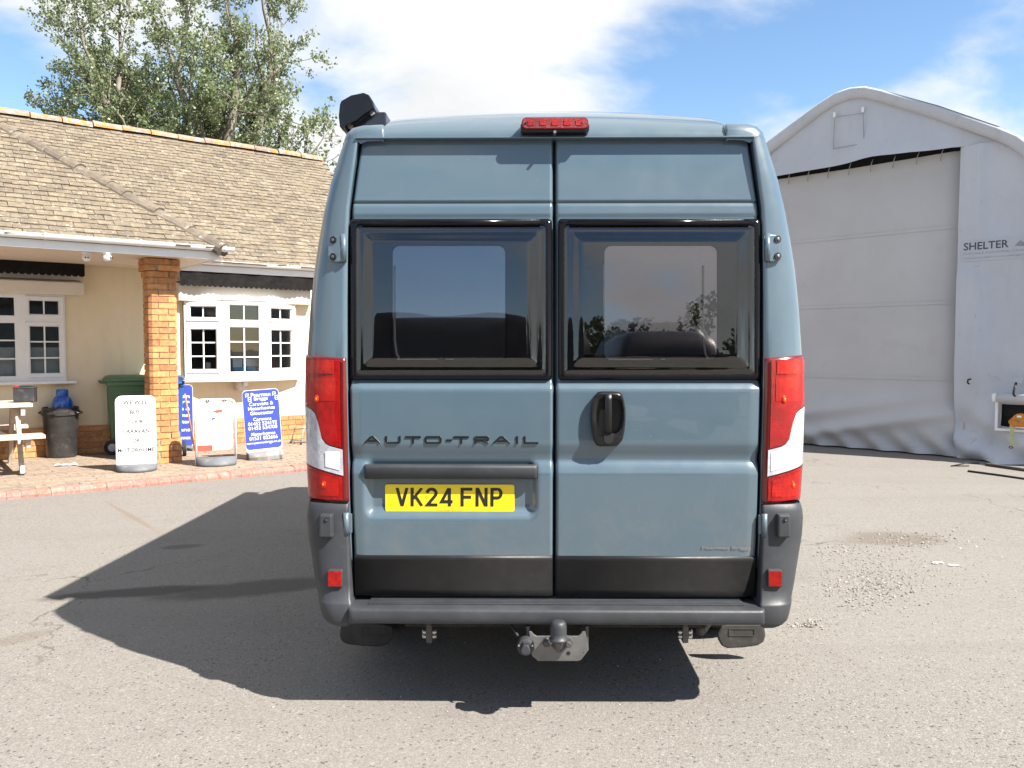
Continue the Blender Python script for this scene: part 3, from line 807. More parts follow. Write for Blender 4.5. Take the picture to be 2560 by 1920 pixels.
    n8 = len(out_); f = [tuple(range(n8)), tuple(range(2 * n8 - 1, n8 - 1, -1))] + [(i, (i + 1) % n8, n8 + (i + 1) % n8, n8 + i) for i in range(n8)]
    hg = obj('hinge', v, f, 'van_paint', van, bevel=.004)
    for bp in (600, 642):
        c = CP(548, bp, .019); cd = Vector((0, 0.004, 0))
        v, f = lathe_vf([(.0145, -.003), (.0145, .0016), (.011, .0016)], 18); M = Matrix.Translation(c) @ Matrix.Rotation(math.radians(90), 4, 'X') @ Matrix.Rotation(math.radians(20 * s), 4, 'Y')
        obj('hinge_bolt_well', [M @ Vector(p) for p in v], f, 'gap_black', hg, smooth=False)
        v, f = lathe_vf([(.0065, 0), (.0065, .004), (.004, .005)], 10)
        obj('hinge_bolt', [M @ Vector(p) for p in v], f, 'steel', hg)
    zt_, zb_ = VZ(587, .05), VZ(656, .05); bx = s * (VH(527, 620, .04))
    tube('hinge_barrel', [(bx, .020, zb_), (bx, .026, zt_)], .0125, 'van_paint', hg, 14)
    # lower hinge
    zt_, zb_ = VZ(1283, -.03), VZ(1341, -.03); bx = s * VH(523, 1310, -.03)
    hb = tube('hinge', [(bx, -.028, zb_), (bx, -.028, zt_)], .012, 'van_paint', van, 14)
    box('hinge_leaf', min(bx, bx - s * .022), max(bx, bx - s * .022), -.026, -.012, zb_ + .01, zt_ - .006, 'van_paint', hb, bevel=.002)

# ---- handle on the right door
hpts = [(1495, 980), (1504, 978.5), (1530, 978.5), (1547, 979.5), (1555, 984), (1560, 1000), (1563.5, 1025), (1564, 1050), (1561, 1080), (1556, 1100), (1548, 1110), (1540, 1115), (1520, 1116), (1500, 1116), (1490, 1112), (1484, 1100), (1479, 1075), (1476, 1050), (1477, 1025), (1481, 1002), (1487, 988)]
hin = [(1500, 997), (1507, 995), (1530, 994), (1544, 995.5), (1550, 999), (1553, 1008), (1556, 1025), (1556, 1048), (1553, 1068), (1549, 1078), (1543, 1082), (1536, 1085), (1520, 1087), (1510, 1085), (1502, 1080), (1497, 1072), (1493.5, 1058), (1492, 1044), (1493, 1028), (1495, 1012), (1497, 1003)]
N = len(hpts)
hcx, hcz = 1520, 1047
def HP(p, y): x, z = V(p[0], p[1], y); return (x, y, z)
mid = [((a[0] * .55 + b_[0] * .45), (a[1] * .55 + b_[1] * .45)) for a, b_ in zip(hpts, hin)]
rim = [((a[0] * .94 + hcx * .06), (a[1] * .95 + hcz * .05)) for a in hpts]
v = [HP(p, -.012) for p in hpts] + [HP(p, -.034) for p in hpts] + [HP(p, -.045) for p in rim] + [HP(p, -.048) for p in mid] + [HP(p, -.042) for p in hin] + [HP(p, -.020) for p in hin]
f = [(k * N + i, k * N + (i + 1) % N, (k + 1) * N + (i + 1) % N, (k + 1) * N + i) for k in range(5) for i in range(N)] + [tuple(5 * N + i for i in range(N))]
hd = obj('door_handle', v, f, 'handle_black', van, smooth=True)
md = hd.modifiers.new('split', 'EDGE_SPLIT'); md.split_angle = math.radians(42)
P = []
for py, yy in ((984, -.044), (986, -.056), (1000, -.062), (1040, -.065), (1070, -.062), (1082, -.055), (1084, -.04)):
    w = 8.2 if py < 1000 else 8.8
    P.append([HP((1521 - w, py), yy + .016), HP((1521 - w, py), yy + .003), HP((1521 - w + 1.2, py), yy), HP((1521 + w - 1.2, py), yy), HP((1521 + w, py), yy + .003), HP((1521 + w, py), yy + .016)])
grid('grip', P, 'handle_black', hd)
q = [HP(p, -.0425) for p in ((1512, 986), (1532, 985), (1533, 996), (1531, 992), (1514, 992), (1512, 997))]
prism('lock_pocket', [V(a, b_, -.05) for a, b_ in ((1508, 1084), (1536, 1084), (1533, 1104), (1526, 1109), (1516, 1109), (1511, 1104))], -.0488, -.04, 'gap_black', hd, bevel=.0)

# ---- plate bar, plate and characters
bxa = V(910, 1163, -.03); bxb = V(1343, 1199, -.03)
zt, zb = bxa[1], bxb[1]
pr = [(-.006, zt + .001), (-.030, zt), (-.036, zt - .004), (-.038, zt - .012), (-.030, zb + .004), (-.024, zb), (.02, zb)]
P = [[(x, y + dy, z) for (y, z) in pr] for x, dy in ((bxa[0], .014), (bxa[0] + .004, .003), (bxa[0] + .012, 0), (bxb[0] - .012, 0), (bxb[0] - .004, .003), (bxb[0], .014))]
grid('plate_light_bar', P, 'grey_plastic', van)
py_ = .002
c = V(1124.3, 1245.5, py_)
PW, PH = .520, .111
plate = prism('number_plate', round_rect(c[0] - PW / 2, c[0] + PW / 2, c[1] - PH / 2, c[1] + PH / 2, .009, 4), py_, py_ + .006, 'plate_yellow', van, bevel=.001)
CH = {'V': [[(.08, 1), (.50, .0)], [(.50, 0), (.92, 1)]], 'K': [[(.13, 0), (.13, 1)], [(.92, 1.0), (.22, .42)], [(.38, .56), (.92, 0)]],
      '2': [arc(.5, .70, .37, .23, 175, -25, 10) + [(.16, .07), (.98, .07)]], '4': [[(.74, 0), (.74, .98)], [(.70, .98), (.10, .25), (1.0, .25)]],
      'F': [[(.13, 0), (.13, .93), (.96, .93)], [(.13, .50), (.86, .50)]], 'N': [[(.13, 0), (.13, 1)], [(.87, 0), (.87, 1)], [(.17, .97), (.83, .03)]],
      'P': [[(.13, 0), (.13, .93)] + arc(.60, .695, .27, .235, 90, -90, 8) + [(.13, .46)]]}
slots = [('V', .086, .177), ('K', .1975, .292), ('2', .313, .407), ('4', .428, .5226), ('F', .584, .679), ('N', .70, .794), ('P', .815, .909)]
for ch, a, b_ in slots:
    x0 = c[0] - PW / 2 + a * PW; w = (b_ - a) * PW; z0 = c[1] + PH / 2 - .794 * PH; h_ = (.794 - .12) * PH
    v, f = strokes_vf([[(x0 + p[0] * w, z0 + p[1] * h_) for p in path] for path in CH[ch]], .0125, py_ - .0012, py_ - .0002)
    # trim strokes that overshoot the cap height
    v = [(p[0], p[1], min(max(p[2], z0), z0 + h_)) for p in v]
    obj('plate_character', v, f, 'plate_ink', plate)
text_obj('plate_small_print', 'Pearman Briggs Leisure LTD', 'plate_ink', plate, (c[0] - .055, c[0] + .05, c[1] - .0505, c[1] - .0468), py_ - .0008, 0)
# raised badge letters
BZ0 = V(1100, 1110, -.03)[1]; BZ1 = V(1100, 1091, -.03)[1]
BL = {'A': [[(0.02, 0), (.42, .93), (.58, .93), (.98, 0)], [(.24, .36), (.78, .36)]], 'U': [[(.06, 1), (.06, .28), (.16, .10), (.84, .10), (.94, .28), (.94, 1)]],
      'T': [[(0, .90), (1, .90)], [(.5, .84), (.5, 0)]], 'O': [[(.10, .08), (.9, .08), (.95, .22), (.95, .78), (.9, .92), (.10, .92), (.05, .78), (.05, .22), (.10, .08)]],
      '-': [[(0, .45), (1, .45)]], 'R': [[(.06, 0), (.06, .90), (.86, .90), (.94, .78), (.94, .56), (.86, .42), (.08, .42)], [(.60, .40), (.96, 0)]], 'I': [[(.5, 0), (.5, 1)]], 'L': [[(.07, 1), (.07, .10), (1, .10)]]}
for ch, a, b_ in (('A', 910, 951), ('U', 963, 1001.5), ('T', 1013, 1052), ('O', 1062, 1103.5), ('-', 1115, 1130), ('T', 1134, 1172.5), ('R', 1186, 1223), ('A', 1232, 1276), ('I', 1288, 1297), ('L', 1309, 1346)):
    x0 = V(a, 1100, -.02)[0]; x1 = V(b_, 1100, -.02)[0]
    v, f = strokes_vf([[(x0 + p[0] * (x1 - x0), BZ0 + p[1] * (BZ1 - BZ0)) for p in path] for path in BL[ch]], .0078 if ch != 'I' else .009, -.0205, -.012)
    v = [(p[0], p[1], min(max(p[2], BZ0), BZ1)) for p in v]
    obj('badge_letter', v, f, 'handle_black', van, bevel=.0008, seg=1)
ba = V(1757, 1377, -.03); bb = V(1878, 1366, -.03)
text_obj('dealer_decal', 'Pearman Briggs', 'decal_grey', van, (ba[0], bb[0], ba[1], bb[1]), -.0205, 0, 0.012)

# ---- tail lamps
def lamp_patch(s, f0, f1, top, bot, off, n=16, nz=30):
    fs = [f0 + (min(f1, 1.0) - f0) * math.sin(math.pi / 2 * k / n) for k in range(n + 1)]
    if f1 > 1: fs += [1 + (f1 - 1) * k / 3 for k in (1, 2, 3)]
    P = []
    for f_ in fs:
        a = top(f_); b_ = bot(f_); r_ = []
        for k in range(nz + 1):
            p = corner(f_, a + (b_ - a) * k / nz, off); r_.append((s * p.x, p.y, p.z))
        P.append(r_)
    return P
def s_edge(f_): return lerp_tab([(.08, 1123), (.40, 1113), (.50, 1104), (.56, 1085), (.60, 1055), (.66, 1034), (.74, 1025), (1.0, 1013), (1.4, 1010)], f_)
def low_edge(f_): return lerp_tab([(.08, 1191), (1.0, 1163), (1.4, 1160)], f_)
for s in (-1, 1):
    P = lamp_patch(s, .015, 1.32, lambda f_: 887 + 8 * (1 - min(1, f_)), lambda f_: 1255, .016)
    v, f = grid_vf(P)
    # give the housing its edge
    lamp = obj('tail_lamp', v, f, 'lamp_housing', van, smooth=True)
    md = lamp.modifiers.new('thick', 'SOLIDIFY'); md.thickness = .05; md.offset = -1
    grid('red_lens', lamp_patch(s, .13, 1.26, lambda f_: 893 + 9 * (1 - min(1, f_)), lambda f_: s_edge(f_) - 3, .0195), 'red_lens', lamp)
    grid('clear_lens', lamp_patch(s, .10, 1.26, lambda f_: s_edge(f_) + 1, lambda f_: low_edge(f_) - 2, .0195), 'clear_lens', lamp)
    grid('red_lens', lamp_patch(s, .12, 1.26, lambda f_: low_edge(f_) + 2, lambda f_: 1249, .0195), 'red_lens', lamp)
    grid('lens_step', lamp_patch(s, .24, .92, lambda f_: 900, lambda f_: 934, .0225, 6, 4), 'red_lens_bright', lamp)
    grid('lens_cell', lamp_patch(s, .22, .84, lambda f_: 944, lambda f_: 1002, .0212, 6, 4), 'red_lens_bright', lamp)
    grid('lens_cell', lamp_patch(s, .16, .46, lambda f_: 1128, lambda f_: 1180 - 30 * f_, .0212, 6, 4), 'clear_lens_bright', lamp)
    grid('lens_cell', lamp_patch(s, .20, .85, lambda f_: low_edge(f_) + 10, lambda f_: 1240, .0212, 6, 4), 'red_lens_bright', lamp)
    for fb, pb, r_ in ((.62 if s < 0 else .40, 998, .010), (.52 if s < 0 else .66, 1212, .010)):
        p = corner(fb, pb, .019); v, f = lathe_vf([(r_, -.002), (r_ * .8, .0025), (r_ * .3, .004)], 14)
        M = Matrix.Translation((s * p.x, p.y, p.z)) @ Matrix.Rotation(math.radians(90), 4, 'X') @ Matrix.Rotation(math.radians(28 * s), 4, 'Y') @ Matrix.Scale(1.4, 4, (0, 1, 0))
        obj('bulb_glow', [M @ Vector((p_[0] * .62, p_[1] * .62, p_[2] + .0015)) for p_ in v], f, 'amber_glow', lamp, smooth=True)  # bulb behind the lens, its glow painted as a disc
        obj('bulb_glow_halo', [M @ Vector((p_[0] * 1.3, p_[1] * 1.3, p_[2])) for p_ in v], f, 'amber_halo', lamp, smooth=True)  # wider disc paints the halo of the glow

# ---- high brake lamp
ba = V(1304, 325, .035); bb = V(1471, 293.5, .035)
bl = prism('brake_lamp', round_rect(ba[0], bb[0], ba[1], bb[1], .020, 6), .025, .16, 'brake_red', van, bevel=.005)
base = prism('lamp_base', round_rect(ba[0] - .004, bb[0] + .004, ba[1] - .009, ba[1] + .03, .012, 5), .034, .16, 'handle_black', bl, bevel=.003)
for k in range(5):
    xx = ba[0] + (bb[0] - ba[0]) * (.14 + .18 * k)
    prism('lens_cell', round_rect(xx - .014, xx + .014, ba[1] + .014, bb[1] - .012, .004, 3), .0232, .04, 'red_lens', bl, bevel=.001)
for px in (1314, 1454): 
    q = V(px, 309, .03); disc_y('screw', q[0], .0225, .03, q[1], .004, 'handle_black', bl, 10)
q = V(1387, 331, .03); disc_y('nozzle', q[0], .020, .06, q[1], .006, 'steel', bl, 12)

# ---- bumper: step and corners
zt = VZ(1494, 0.0); zf = VZ(1523, -.10); zb = VZ(1563, -.115)
xb0, xb1 = V(872, 1540, -.10)[0], V(1912, 1540, -.10)[0]
pr = [(.05, zf + .012), (.05, zf + .010), (-.080, zf + .004), (-.100, zf + .0015), (-.110, zf - .002), (-.114, zf - .010), (-.115, zf - .03), (-.115, zb + .012), (-.108, zb + .002), (-.095, zb - .003), (.02, zb + .0), (.05, zb + .02)]
P = [[(x, y + dy, z) for y, z in pr] for x, dy in ((xb0, .012), (xb0 + .006, .003), (xb0 + .02, 0), ((xb0 + xb1) / 2, -.004), (xb1 - .02, 0), (xb1 - .006, .003), (xb1, .012))]
step = grid('bumper_step', P, 'grey_plastic', van)
md = step.modifiers.new('split', 'EDGE_SPLIT'); md.split_angle = math.radians(50)
for k in range(7):
    y = -.066 + .0165 * k; zz = zf + .0045 + (y + .08) * .045
    box('tread_rib', xb0 + .07, xb1 - .07, y, y + .008, zz - .002, zz + .0065, 'grey_plastic', step, bevel=.002)
BC = [(1256, 512, 606, -.018), (1262, 513, 608, -.026), (1275, 514, 611, -.031), (1295, 514, 612.5, -.034), (1340, 513, 609, -.039), (1400, 511, 598, -.048), (1460, 509, 587, -.060), (1496, 508, 579, -.068), (1504, 507, 578, -.080), (1510, 507, 577, -.084), (1535, 507, 571, -.088), (1550, 508, 566, -.088), (1558, 511, 555, -.084), (1562, 514, 540, -.072)]
for s in (-1, 1):
    P = []
    for py, hi_, ho, y in BC:
        xi = VH(hi_ + 4, py, y); xo = VH(ho, py, .10); z = VZ(py, y + .03)
        r_ = [(s * xi, .05, z), (s * xi, y + .010, z), (s * (xi + .004), y + .002, z)]
        for a in (0, 12, 25, 38, 52, 64, 76, 84, 90):
            e = math.radians(a); r_.append((s * (xi + .010 + (xo - xi - .010) * math.sin(e) ** .54), y + (.13 - y) * (1 - math.cos(e) ** .54), z))
        for yy in (.25, .45, .56): r_.append((s * (xo + .004), yy, z))
        P.append(r_)
    bc = grid('bumper_corner', P, 'grey_plastic', van)
    # sensor pod
    a = V(VCX + s * 571 - 24, 1347, -.045); b_ = V(VCX + s * 571 + 23, 1281, -.045)
    xm0, xm1 = sorted((a[0], b_[0])); z0, z1 = a[1], b_[1]
    v, f = box_vf(xm0, xm1, -.020, .05, z0, z1); 
    v = [(xm0, .04, z0), (xm1, .06, z0), (xm1, .06, z1), (xm0, .04, z1)] if False else None
    yb = .06
    vv = [(xm0, yb, z0), (xm1, yb, z0), (xm1, yb, z1), (xm0, yb, z1), (xm0 + .012, -.062, z0 + .008), (xm1 - .012, -.062, z0 + .008), (xm1 - .014, -.058, z1 - .008), (xm0 + .014, -.058, z1 - .008)]
    pod = obj('sensor_pod', vv, [(0, 3, 2, 1), (4, 5, 6, 7), (0, 1, 5, 4), (1, 2, 6, 5), (2, 3, 7, 6), (3, 0, 4, 7)], 'grey_plastic', bc, bevel=.006)
    qx = (xm0 + xm1) / 2 + .004; qz = z1 - .026
    disc_y('sensor_eye', qx, -.0635, -.05, qz, .0072, 'gap_black', bc, 16)
    disc_y('sensor_lens', qx + .001, -.0645, -.05, qz - .001, .0032, 'steel', bc, 12)
    # red reflector in its recess
    a = V(VCX + s * 550.5 - 19, 1469, -.07); b_ = V(VCX + s * 550.5 + 19, 1425, -.07)
    xm0, xm1 = sorted((a[0], b_[0]))
    rf = prism('reflector_bezel', round_rect(xm0, xm1, a[1], b_[1], .008, 4), -.0705, .0, 'grey_plastic', bc, bevel=.003)
    prism('reflector', round_rect(xm0 + .004, xm1 - .004, a[1] + .005, b_[1] - .004, .005, 4), -.0725, .0, 'reflector_red', bc, bevel=.001)

# ---- underbody, mudflaps, wheels, side skirts
zsill = .36
box('underbody', -.80, .80, .10, 5.2, .42, .50, 'under_dark', van)
box('cross_member', -.62, .62, .10, .17, VZ(1566, .1) - .005, VZ(1560, .1) + .05, 'under_dark', van, bevel=.006)
box('fuel_tank', -.45, .35, 1.6, 2.8, .24, .43, 'under_dark', van, bevel=.03)
box('rear_axle', -.8, .8, .93, 1.0, .30, .37, 'under_dark', van, bevel=.02)
xs_low = level(1560)[1]
for s in (-1, 1):
    box('side_skirt', min(s * .86, s * (xs_low + .02)), max(s * .86, s * (xs_low + .02)), 1.42, 4.3, .30, .62, 'grey_plastic', van, bevel=.02)
def wheel(s, y):
    w = empty('wheel', (s * .86, y, .345), 0, parent=van)
    prof_ = [(.20, -.10), (.22, -.105), (.31, -.11), (.338, -.09), (.345, -.05), (.345, .05), (.338, .09), (.31, .11), (.22, .105), (.20, .10)]
    v, f = lathe_vf(prof_, 40); R = Matrix.Rotation(math.radians(90), 4, 'Y')
    obj('tyre', [R @ Vector(p) for p in v], f, 'rubber', w, smooth=True)
    v, f = lathe_vf([(.20, -.07), (.21, .085), (.19, .07), (.06, .05), (.05, .07)], 24); R2 = Matrix.Rotation(math.radians(90 * s), 4, 'Y')
    obj('rim', [R2 @ Vector(p) for p in v], f, 'steel', w)
for y in (1.02, 4.85):
    for s in (-1, 1): wheel(s, y)
for s in (-1, 1):
    cxm = 1387.5 + s * (468 if s > 0 else 450); y = .50
    if s > 0: pl = [(1815, 1560), (1911, 1560), (1915, 1590), (1910, 1606), (1895, 1615), (1860, 1620), (1820, 1622), (1805, 1616), (1796, 1600), (1793, 1586), (1803, 1566)]
    else: pl = [(2775 - a - 12, b_) for a, b_ in [(1815, 1560), (1911, 1560), (1915, 1590), (1910, 1604), (1895, 1612), (1860, 1616), (1820, 1618), (1800, 1614), (1784, 1600), (1780, 1586), (1785, 1566)]]
    fl = prism('mudflap', [V(a, b_, y) for a, b_ in pl], y, y + .02, 'mudflap_rubber', van, bevel=.008)
    a = V(cxm - 34, 1590, y); b_ = V(cxm + 32, 1571, y)
    v, f = ring_vf(round_rect(a[0], b_[0], a[1], b_[1], .006, 3), round_rect(a[0] + .004, b_[0] - .004, a[1] + .004, b_[1] - .004, .004, 3), y - .003, y + .004)
    obj('embossed_panel', v, f, 'mudflap_rubber', fl)
for px in (1074, 1712):
    x, z = V(px, 1575, .12)
    br = box('bracket', x - .012, x + .012, .10, .14, V(px, 1604, .12)[1], z + .05, 'steel_dark', van, bevel=.003)
    for dx in (-1, 1):
        for pz in (1578, 1589):
            zz = V(px, pz, .12)[1]; v, f = lathe_vf([(.011, -.006), (.011, .006), (.007, .010)], 10)
            M = Matrix.Translation((x + dx * .020, .115, zz)) @ Matrix.Rotation(math.radians(90 * dx), 4, 'Y'); obj('bolt', [M @ Vector(p) for p in v], f, 'bolt_metal', br)
tube('exhaust_pipe', [(V(1752, 1577, .2)[0], .2, V(1752, 1577, .2)[1]), (V(1790, 1572, .3)[0], .4, V(1790, 1572, .3)[1] + .02)], .022, 'steel_dark', van, 14)

# ---- tow bar
ty = -.10
tp = [(1322, 1578), (1328, 1578), (1334, 1586), (1341, 1591), (1445, 1591), (1452, 1585), (1456, 1578), (1463, 1577), (1472, 1625), (1453, 1650), (1446, 1653), (1345, 1653), (1330, 1640)]
tow = prism('tow_bar', [V(a, b_, ty) for a, b_ in tp], ty, ty + .012, 'steel', van, bevel=.002)
for px in (1322, 1470):
    a = V(px - 3, 1575, ty); b_ = V(px + 4, 1628, ty)
    prism('side_plate', [(a[0] - .004, a[1] + .01), (a[0] + .008, a[1] + .01), (a[0] + .008, b_[1]), (a[0] - .004, b_[1])], ty + .013, ty + .26, 'steel_dark', tow, bevel=.002)
BY = -.185
bx = V(1396, 1600, BY)[0]; zc = V(1396, 1598, BY)[1]
ball = [(.034, -.020), (.036, -.016), (.036, -.010), (.0305, -.008), (.0315, .012), (.0315, .034), (.0290, .048), (.0225, .056), (.012, .058)]
v, f = lathe_vf([(r_, z + zc + .014) for r_, z in ball], 28, bx, BY); obj('ball_cap', v, f, 'grey_plastic', tow, smooth=True)
tube('ball_neck', [(bx, BY, zc + .01), (bx, BY + .002, zc - .015), (bx, BY + .025, zc - .035), (bx, BY + .065, zc - .045), (bx, BY + .085, zc - .045)], [.016, .015, .016, .020, .024], 'steel_dark', tow, 14)
pl = [V(a, b_, -.125) for a, b_ in ((1378, 1596), (1415, 1592), (1428, 1594), (1432, 1604), (1428, 1615), (1418, 1615), (1404, 1632), (1396, 1634), (1376, 1614), (1362, 1612), (1360, 1602), (1366, 1596))]
prism('ball_flange', pl, -.125, -.101, 'steel_dark', tow, bevel=.003)
for px, py in ((1421, 1609), (1366, 1608)):
    x, z = V(px, py, -.125); v, f = lathe_vf([(.017, 0), (.017, .003), (.0125, .003), (.0125, .014), (.010, .016)], 6)
    M = Matrix.Translation((x, -.125, z)) @ Matrix.Rotation(math.radians(90), 4, 'X'); obj('bolt', [M @ Vector(p) for p in v], f, 'steel_dark', tow)
x, z = V(1421, 1633, ty); disc_y('bolt_hole', x, ty - .0012, ty + .004, z, .008, 'gap_black', tow, 16)
x, z = V(1459, 1631, ty); disc_y('bolt_hole', x, ty - .0012, ty + .004, z, .002, 'gap_black', tow, 8)
x, zz = V(1314, 1619, -.145); disc_y('electric_socket', x, -.150, -.099, zz, .033, 'grey_plastic', tow, 28, bevel=.008)
prism('socket_lid', [(x - .019, zz - .006), (x - .014, zz + .006), (x - .009, zz + .016), (x + .009, zz + .016), (x + .014, zz + .006), (x + .019, zz - .006), (x + .015, zz - .020), (x, zz - .025), (x - .015, zz - .020)], -.163, -.145, 'grey_plastic', tow, bevel=.004)
box('lid_hinge', x - .010, x + .010, -.161, -.145, zz + .014, zz + .028, 'grey_plastic', tow, bevel=.002)
for dx in (-.026, .026): disc_y('screw', x + dx, -.153, -.145, zz + .010, .0035, 'bolt_metal', tow, 10)
tube('socket_cable', [(x - .03, -.105, zz + .03), (x - .06, -.05, zz + .06), (x - .10, .05, zz + .10)], .006, 'cable_black', tow, 8)

# ---- roof awning on the left side
AW = [(870, 337), (850, 318), (847, 292), (850, 262), (854, 253), (878, 239), (909, 232.5), (923, 238), (932.5, 253), (935, 268), (927, 276), (915, 284), (890, 303), (866, 314), (862, 320), (872, 334)]
ay = .30
pts = [V(a, b_, ay) for a, b_ in AW]
aw = prism('awning', pts, ay + .02, ay + 3.45, 'awning_case', van, bevel=.004)
prism('end_cap', pts, ay - .006, ay + .02, 'awning_black', aw, bevel=.008)
cxa = sum(p[0] for p in pts) / len(pts); cza = sum(p[1] for p in pts) / len(pts)
prism('end_cap', [(cxa + (p[0] - cxa) * .985, cza + (p[1] - cza) * .985) for p in pts], ay + 3.45, ay + 3.48, 'awning_black', aw)
a = V(925, 270, ay); b_ = V(955, 300, ay)
prism('lead_rail', [(a[0] - .012, a[1] - .004), (a[0] + .006, a[1] + .004), (a[0] + .014, a[1] - .012), (a[0] - .004, a[1] - .022)], ay + .04, ay + 3.4, 'alu', aw)
xm_ = VH(517, 343, .285)
box('awning_gap_fill', -xm_ + .02, -xm_ + .16, ay + .05, ay + 3.40, ZRT - .02, cza + .02, 'awning_case', aw, bevel=.006)  # added filler, keeps sun from slipping through under the awning
for yy in (.7, 2.0, 3.3):
    box('awning_bracket', cxa - .02, cxa + .16, yy, yy + .05, ZRT - .01, cza, 'awning_black', aw, bevel=.006)

# ---- cabin seen through the windows
box('cabin_floor', -.85, .85, .12, 4.2, .52, .54, 'interior_dark', van)
box('cabin_ceiling', -.68, .68, .30, 4.0, 2.27, 2.29, 'interior_beige', van)
for s in (-1, 1):
    obj('cabin_wall', [(s * .84, .25, .54), (s * .84, 4.1, .54), (s * .68, 4.0, 2.27), (s * .68, .30, 2.27)], [(0, 1, 2, 3)], 'interior_beige', van)
    box('overhead_locker', min(s * .42, s * .67), max(s * .42, s * .67), .45, 2.6, 1.86, 2.25, 'interior_beige', van, bevel=.03)
    box('bed_bench', min(s * .18, s * .80), max(s * .18, s * .80), .35, 2.3, .54, .95, 'interior_dark', van, bevel=.04)
box('cabin_bulkhead', -.80, .80, 3.3, 3.34, .54, 2.27, 'interior_dark', van)
# side windows and windscreen
for s in (-1, 1):
    for ya, yb in ((1.1, 1.9), (2.5, 3.2)):
        xm = lerp_tab([(1.45, 1), (1.95, 0)], 1.45); xl = level(760)[1] + .012; xu = level(560)[1] + .012
        q = [(s * (xl + .006), ya, VZ(880, .17) + .05), (s * (xl + .006), yb, VZ(880, .17) + .05), (s * (xu + .010), yb, VZ(620, .17)), (s * (xu + .010), ya, VZ(620, .17))]
        v = q + [(p[0] - s * .05, p[1], p[2]) for p in q]
        obj('side_window', v, BOXF, 'frame_black', van, bevel=.01)

# ================================================================== the office building
PAVE = .06
B_U = ray(4000, 870); B_U.z = 0; B_U.normalize()
B_N = Vector((B_U.y, -B_U.x, 0))                       # out of the front wall, towards the yard
B_A = ground_at(215, 1134, PAVE); B_A.z = 0
B_RZ = math.atan2(B_U.y, B_U.x)
def S(px, py, q):
    """pixel to (s, z) on the plane q metres in front of the front wall"""
    p = on_plane(px, py, B_A + B_N * q, B_N) - B_A
    return p.dot(B_U), p.z
def BW(s, q, z=0.0): return B_A + B_U * s + B_N * q + Vector((0, 0, z))
def SQ(px, py, z):
    p = ground_at(px, py, z) - B_A; return p.dot(B_U), p.dot(B_N)
bld = empty('office_building', B_A, B_RZ, 'single storey cream rendered office with a mossy tiled roof and brick porch pillar', 'building')
# in the building's frame: x = s, y = -q
SL, SR = -7.0, 4.62
ZS = 2.54                                             # underside of the eaves
s_lw1 = S(163, 850, 0)[0]
zl0, zl1 = S(120, 958, 0)[1], S(120, 733, 0)[1]
s_rw0, s_rw1 = S(461, 850, .05)[0], S(737, 850, .05)[0]
zr0_, zr1_ = S(600, 947, .1)[1], S(600, 752, .1)[1]
LW0 = -3.6
mb = MB()
T = .28
mb.box(SL, LW0, 0, T, 0, 2.9); mb.box(LW0, s_lw1, 0, T, 0, zl0); mb.box(LW0, s_lw1, 0, T, zl1, 2.9)
mb.box(s_lw1, s_rw0, 0, T, 0, 2.9); mb.box(s_rw0, s_rw1, 0, T, 0, zr0_); mb.box(s_rw0, s_rw1, 0, T, zr1_, 2.9)
mb.box(s_rw1, SR - .05, 0, T, 0, 2.9)
mb.build('wall', 'cream_render', bld)
gb = [(SR - .06, 0 + T, 0), (SR - .06, 5.6, 0), (SR - .06, 5.6, 2.7), (SR - .06, 2.81, 4.9), (SR - .06, T, 2.7)]
obj('gable_wall', gb + [(p[0] - .25, p[1], p[2]) for p in gb], [(0, 1, 2, 3, 4), (9, 8, 7, 6, 5)] + [(i, (i + 1) % 5, 5 + (i + 1) % 5, 5 + i) for i in range(5)], 'cream_render', bld)
box('back_wall', SL, SR - .32, 5.35, 5.6, 0, 2.8, 'cream_render', bld)
box('room_wall', SL, SR - .32, 3.4, 3.45, .06, 2.55, 'office_wall', bld)
box('room_floor', SL, SR - .32, T + .01, 3.4, .02, .06, 'office_dark', bld)
box('room_ceiling', SL, SR - .32, T + .01, 3.4, 2.52, 2.55, 'office_wall', bld)
# brick plinth, brick by brick
BRL, BRH, BRD = .215, .065, .1025
bm_brick = make_mesh('brick', *box_vf(-BRL / 2, BRL / 2, 0, .03, 0, BRH), 'brick')
zp1 = PAVE + 5 * .075
pl = box('plinth', -3.6, SR - .05, -.012, -.001, .02, zp1 - .004, 'mortar', bld)
for c_ in range(5):
    s_ = -3.5 + (.1125 if c_ % 2 else 0)
    while s_ < SR - .15:
        o = link('brick', bm_brick, pl, (s_ + .1, -.021 - random.uniform(0, .002), PAVE + .004 + c_ * .075), (0, 0, random.uniform(-.004, .004))); s_ += .225
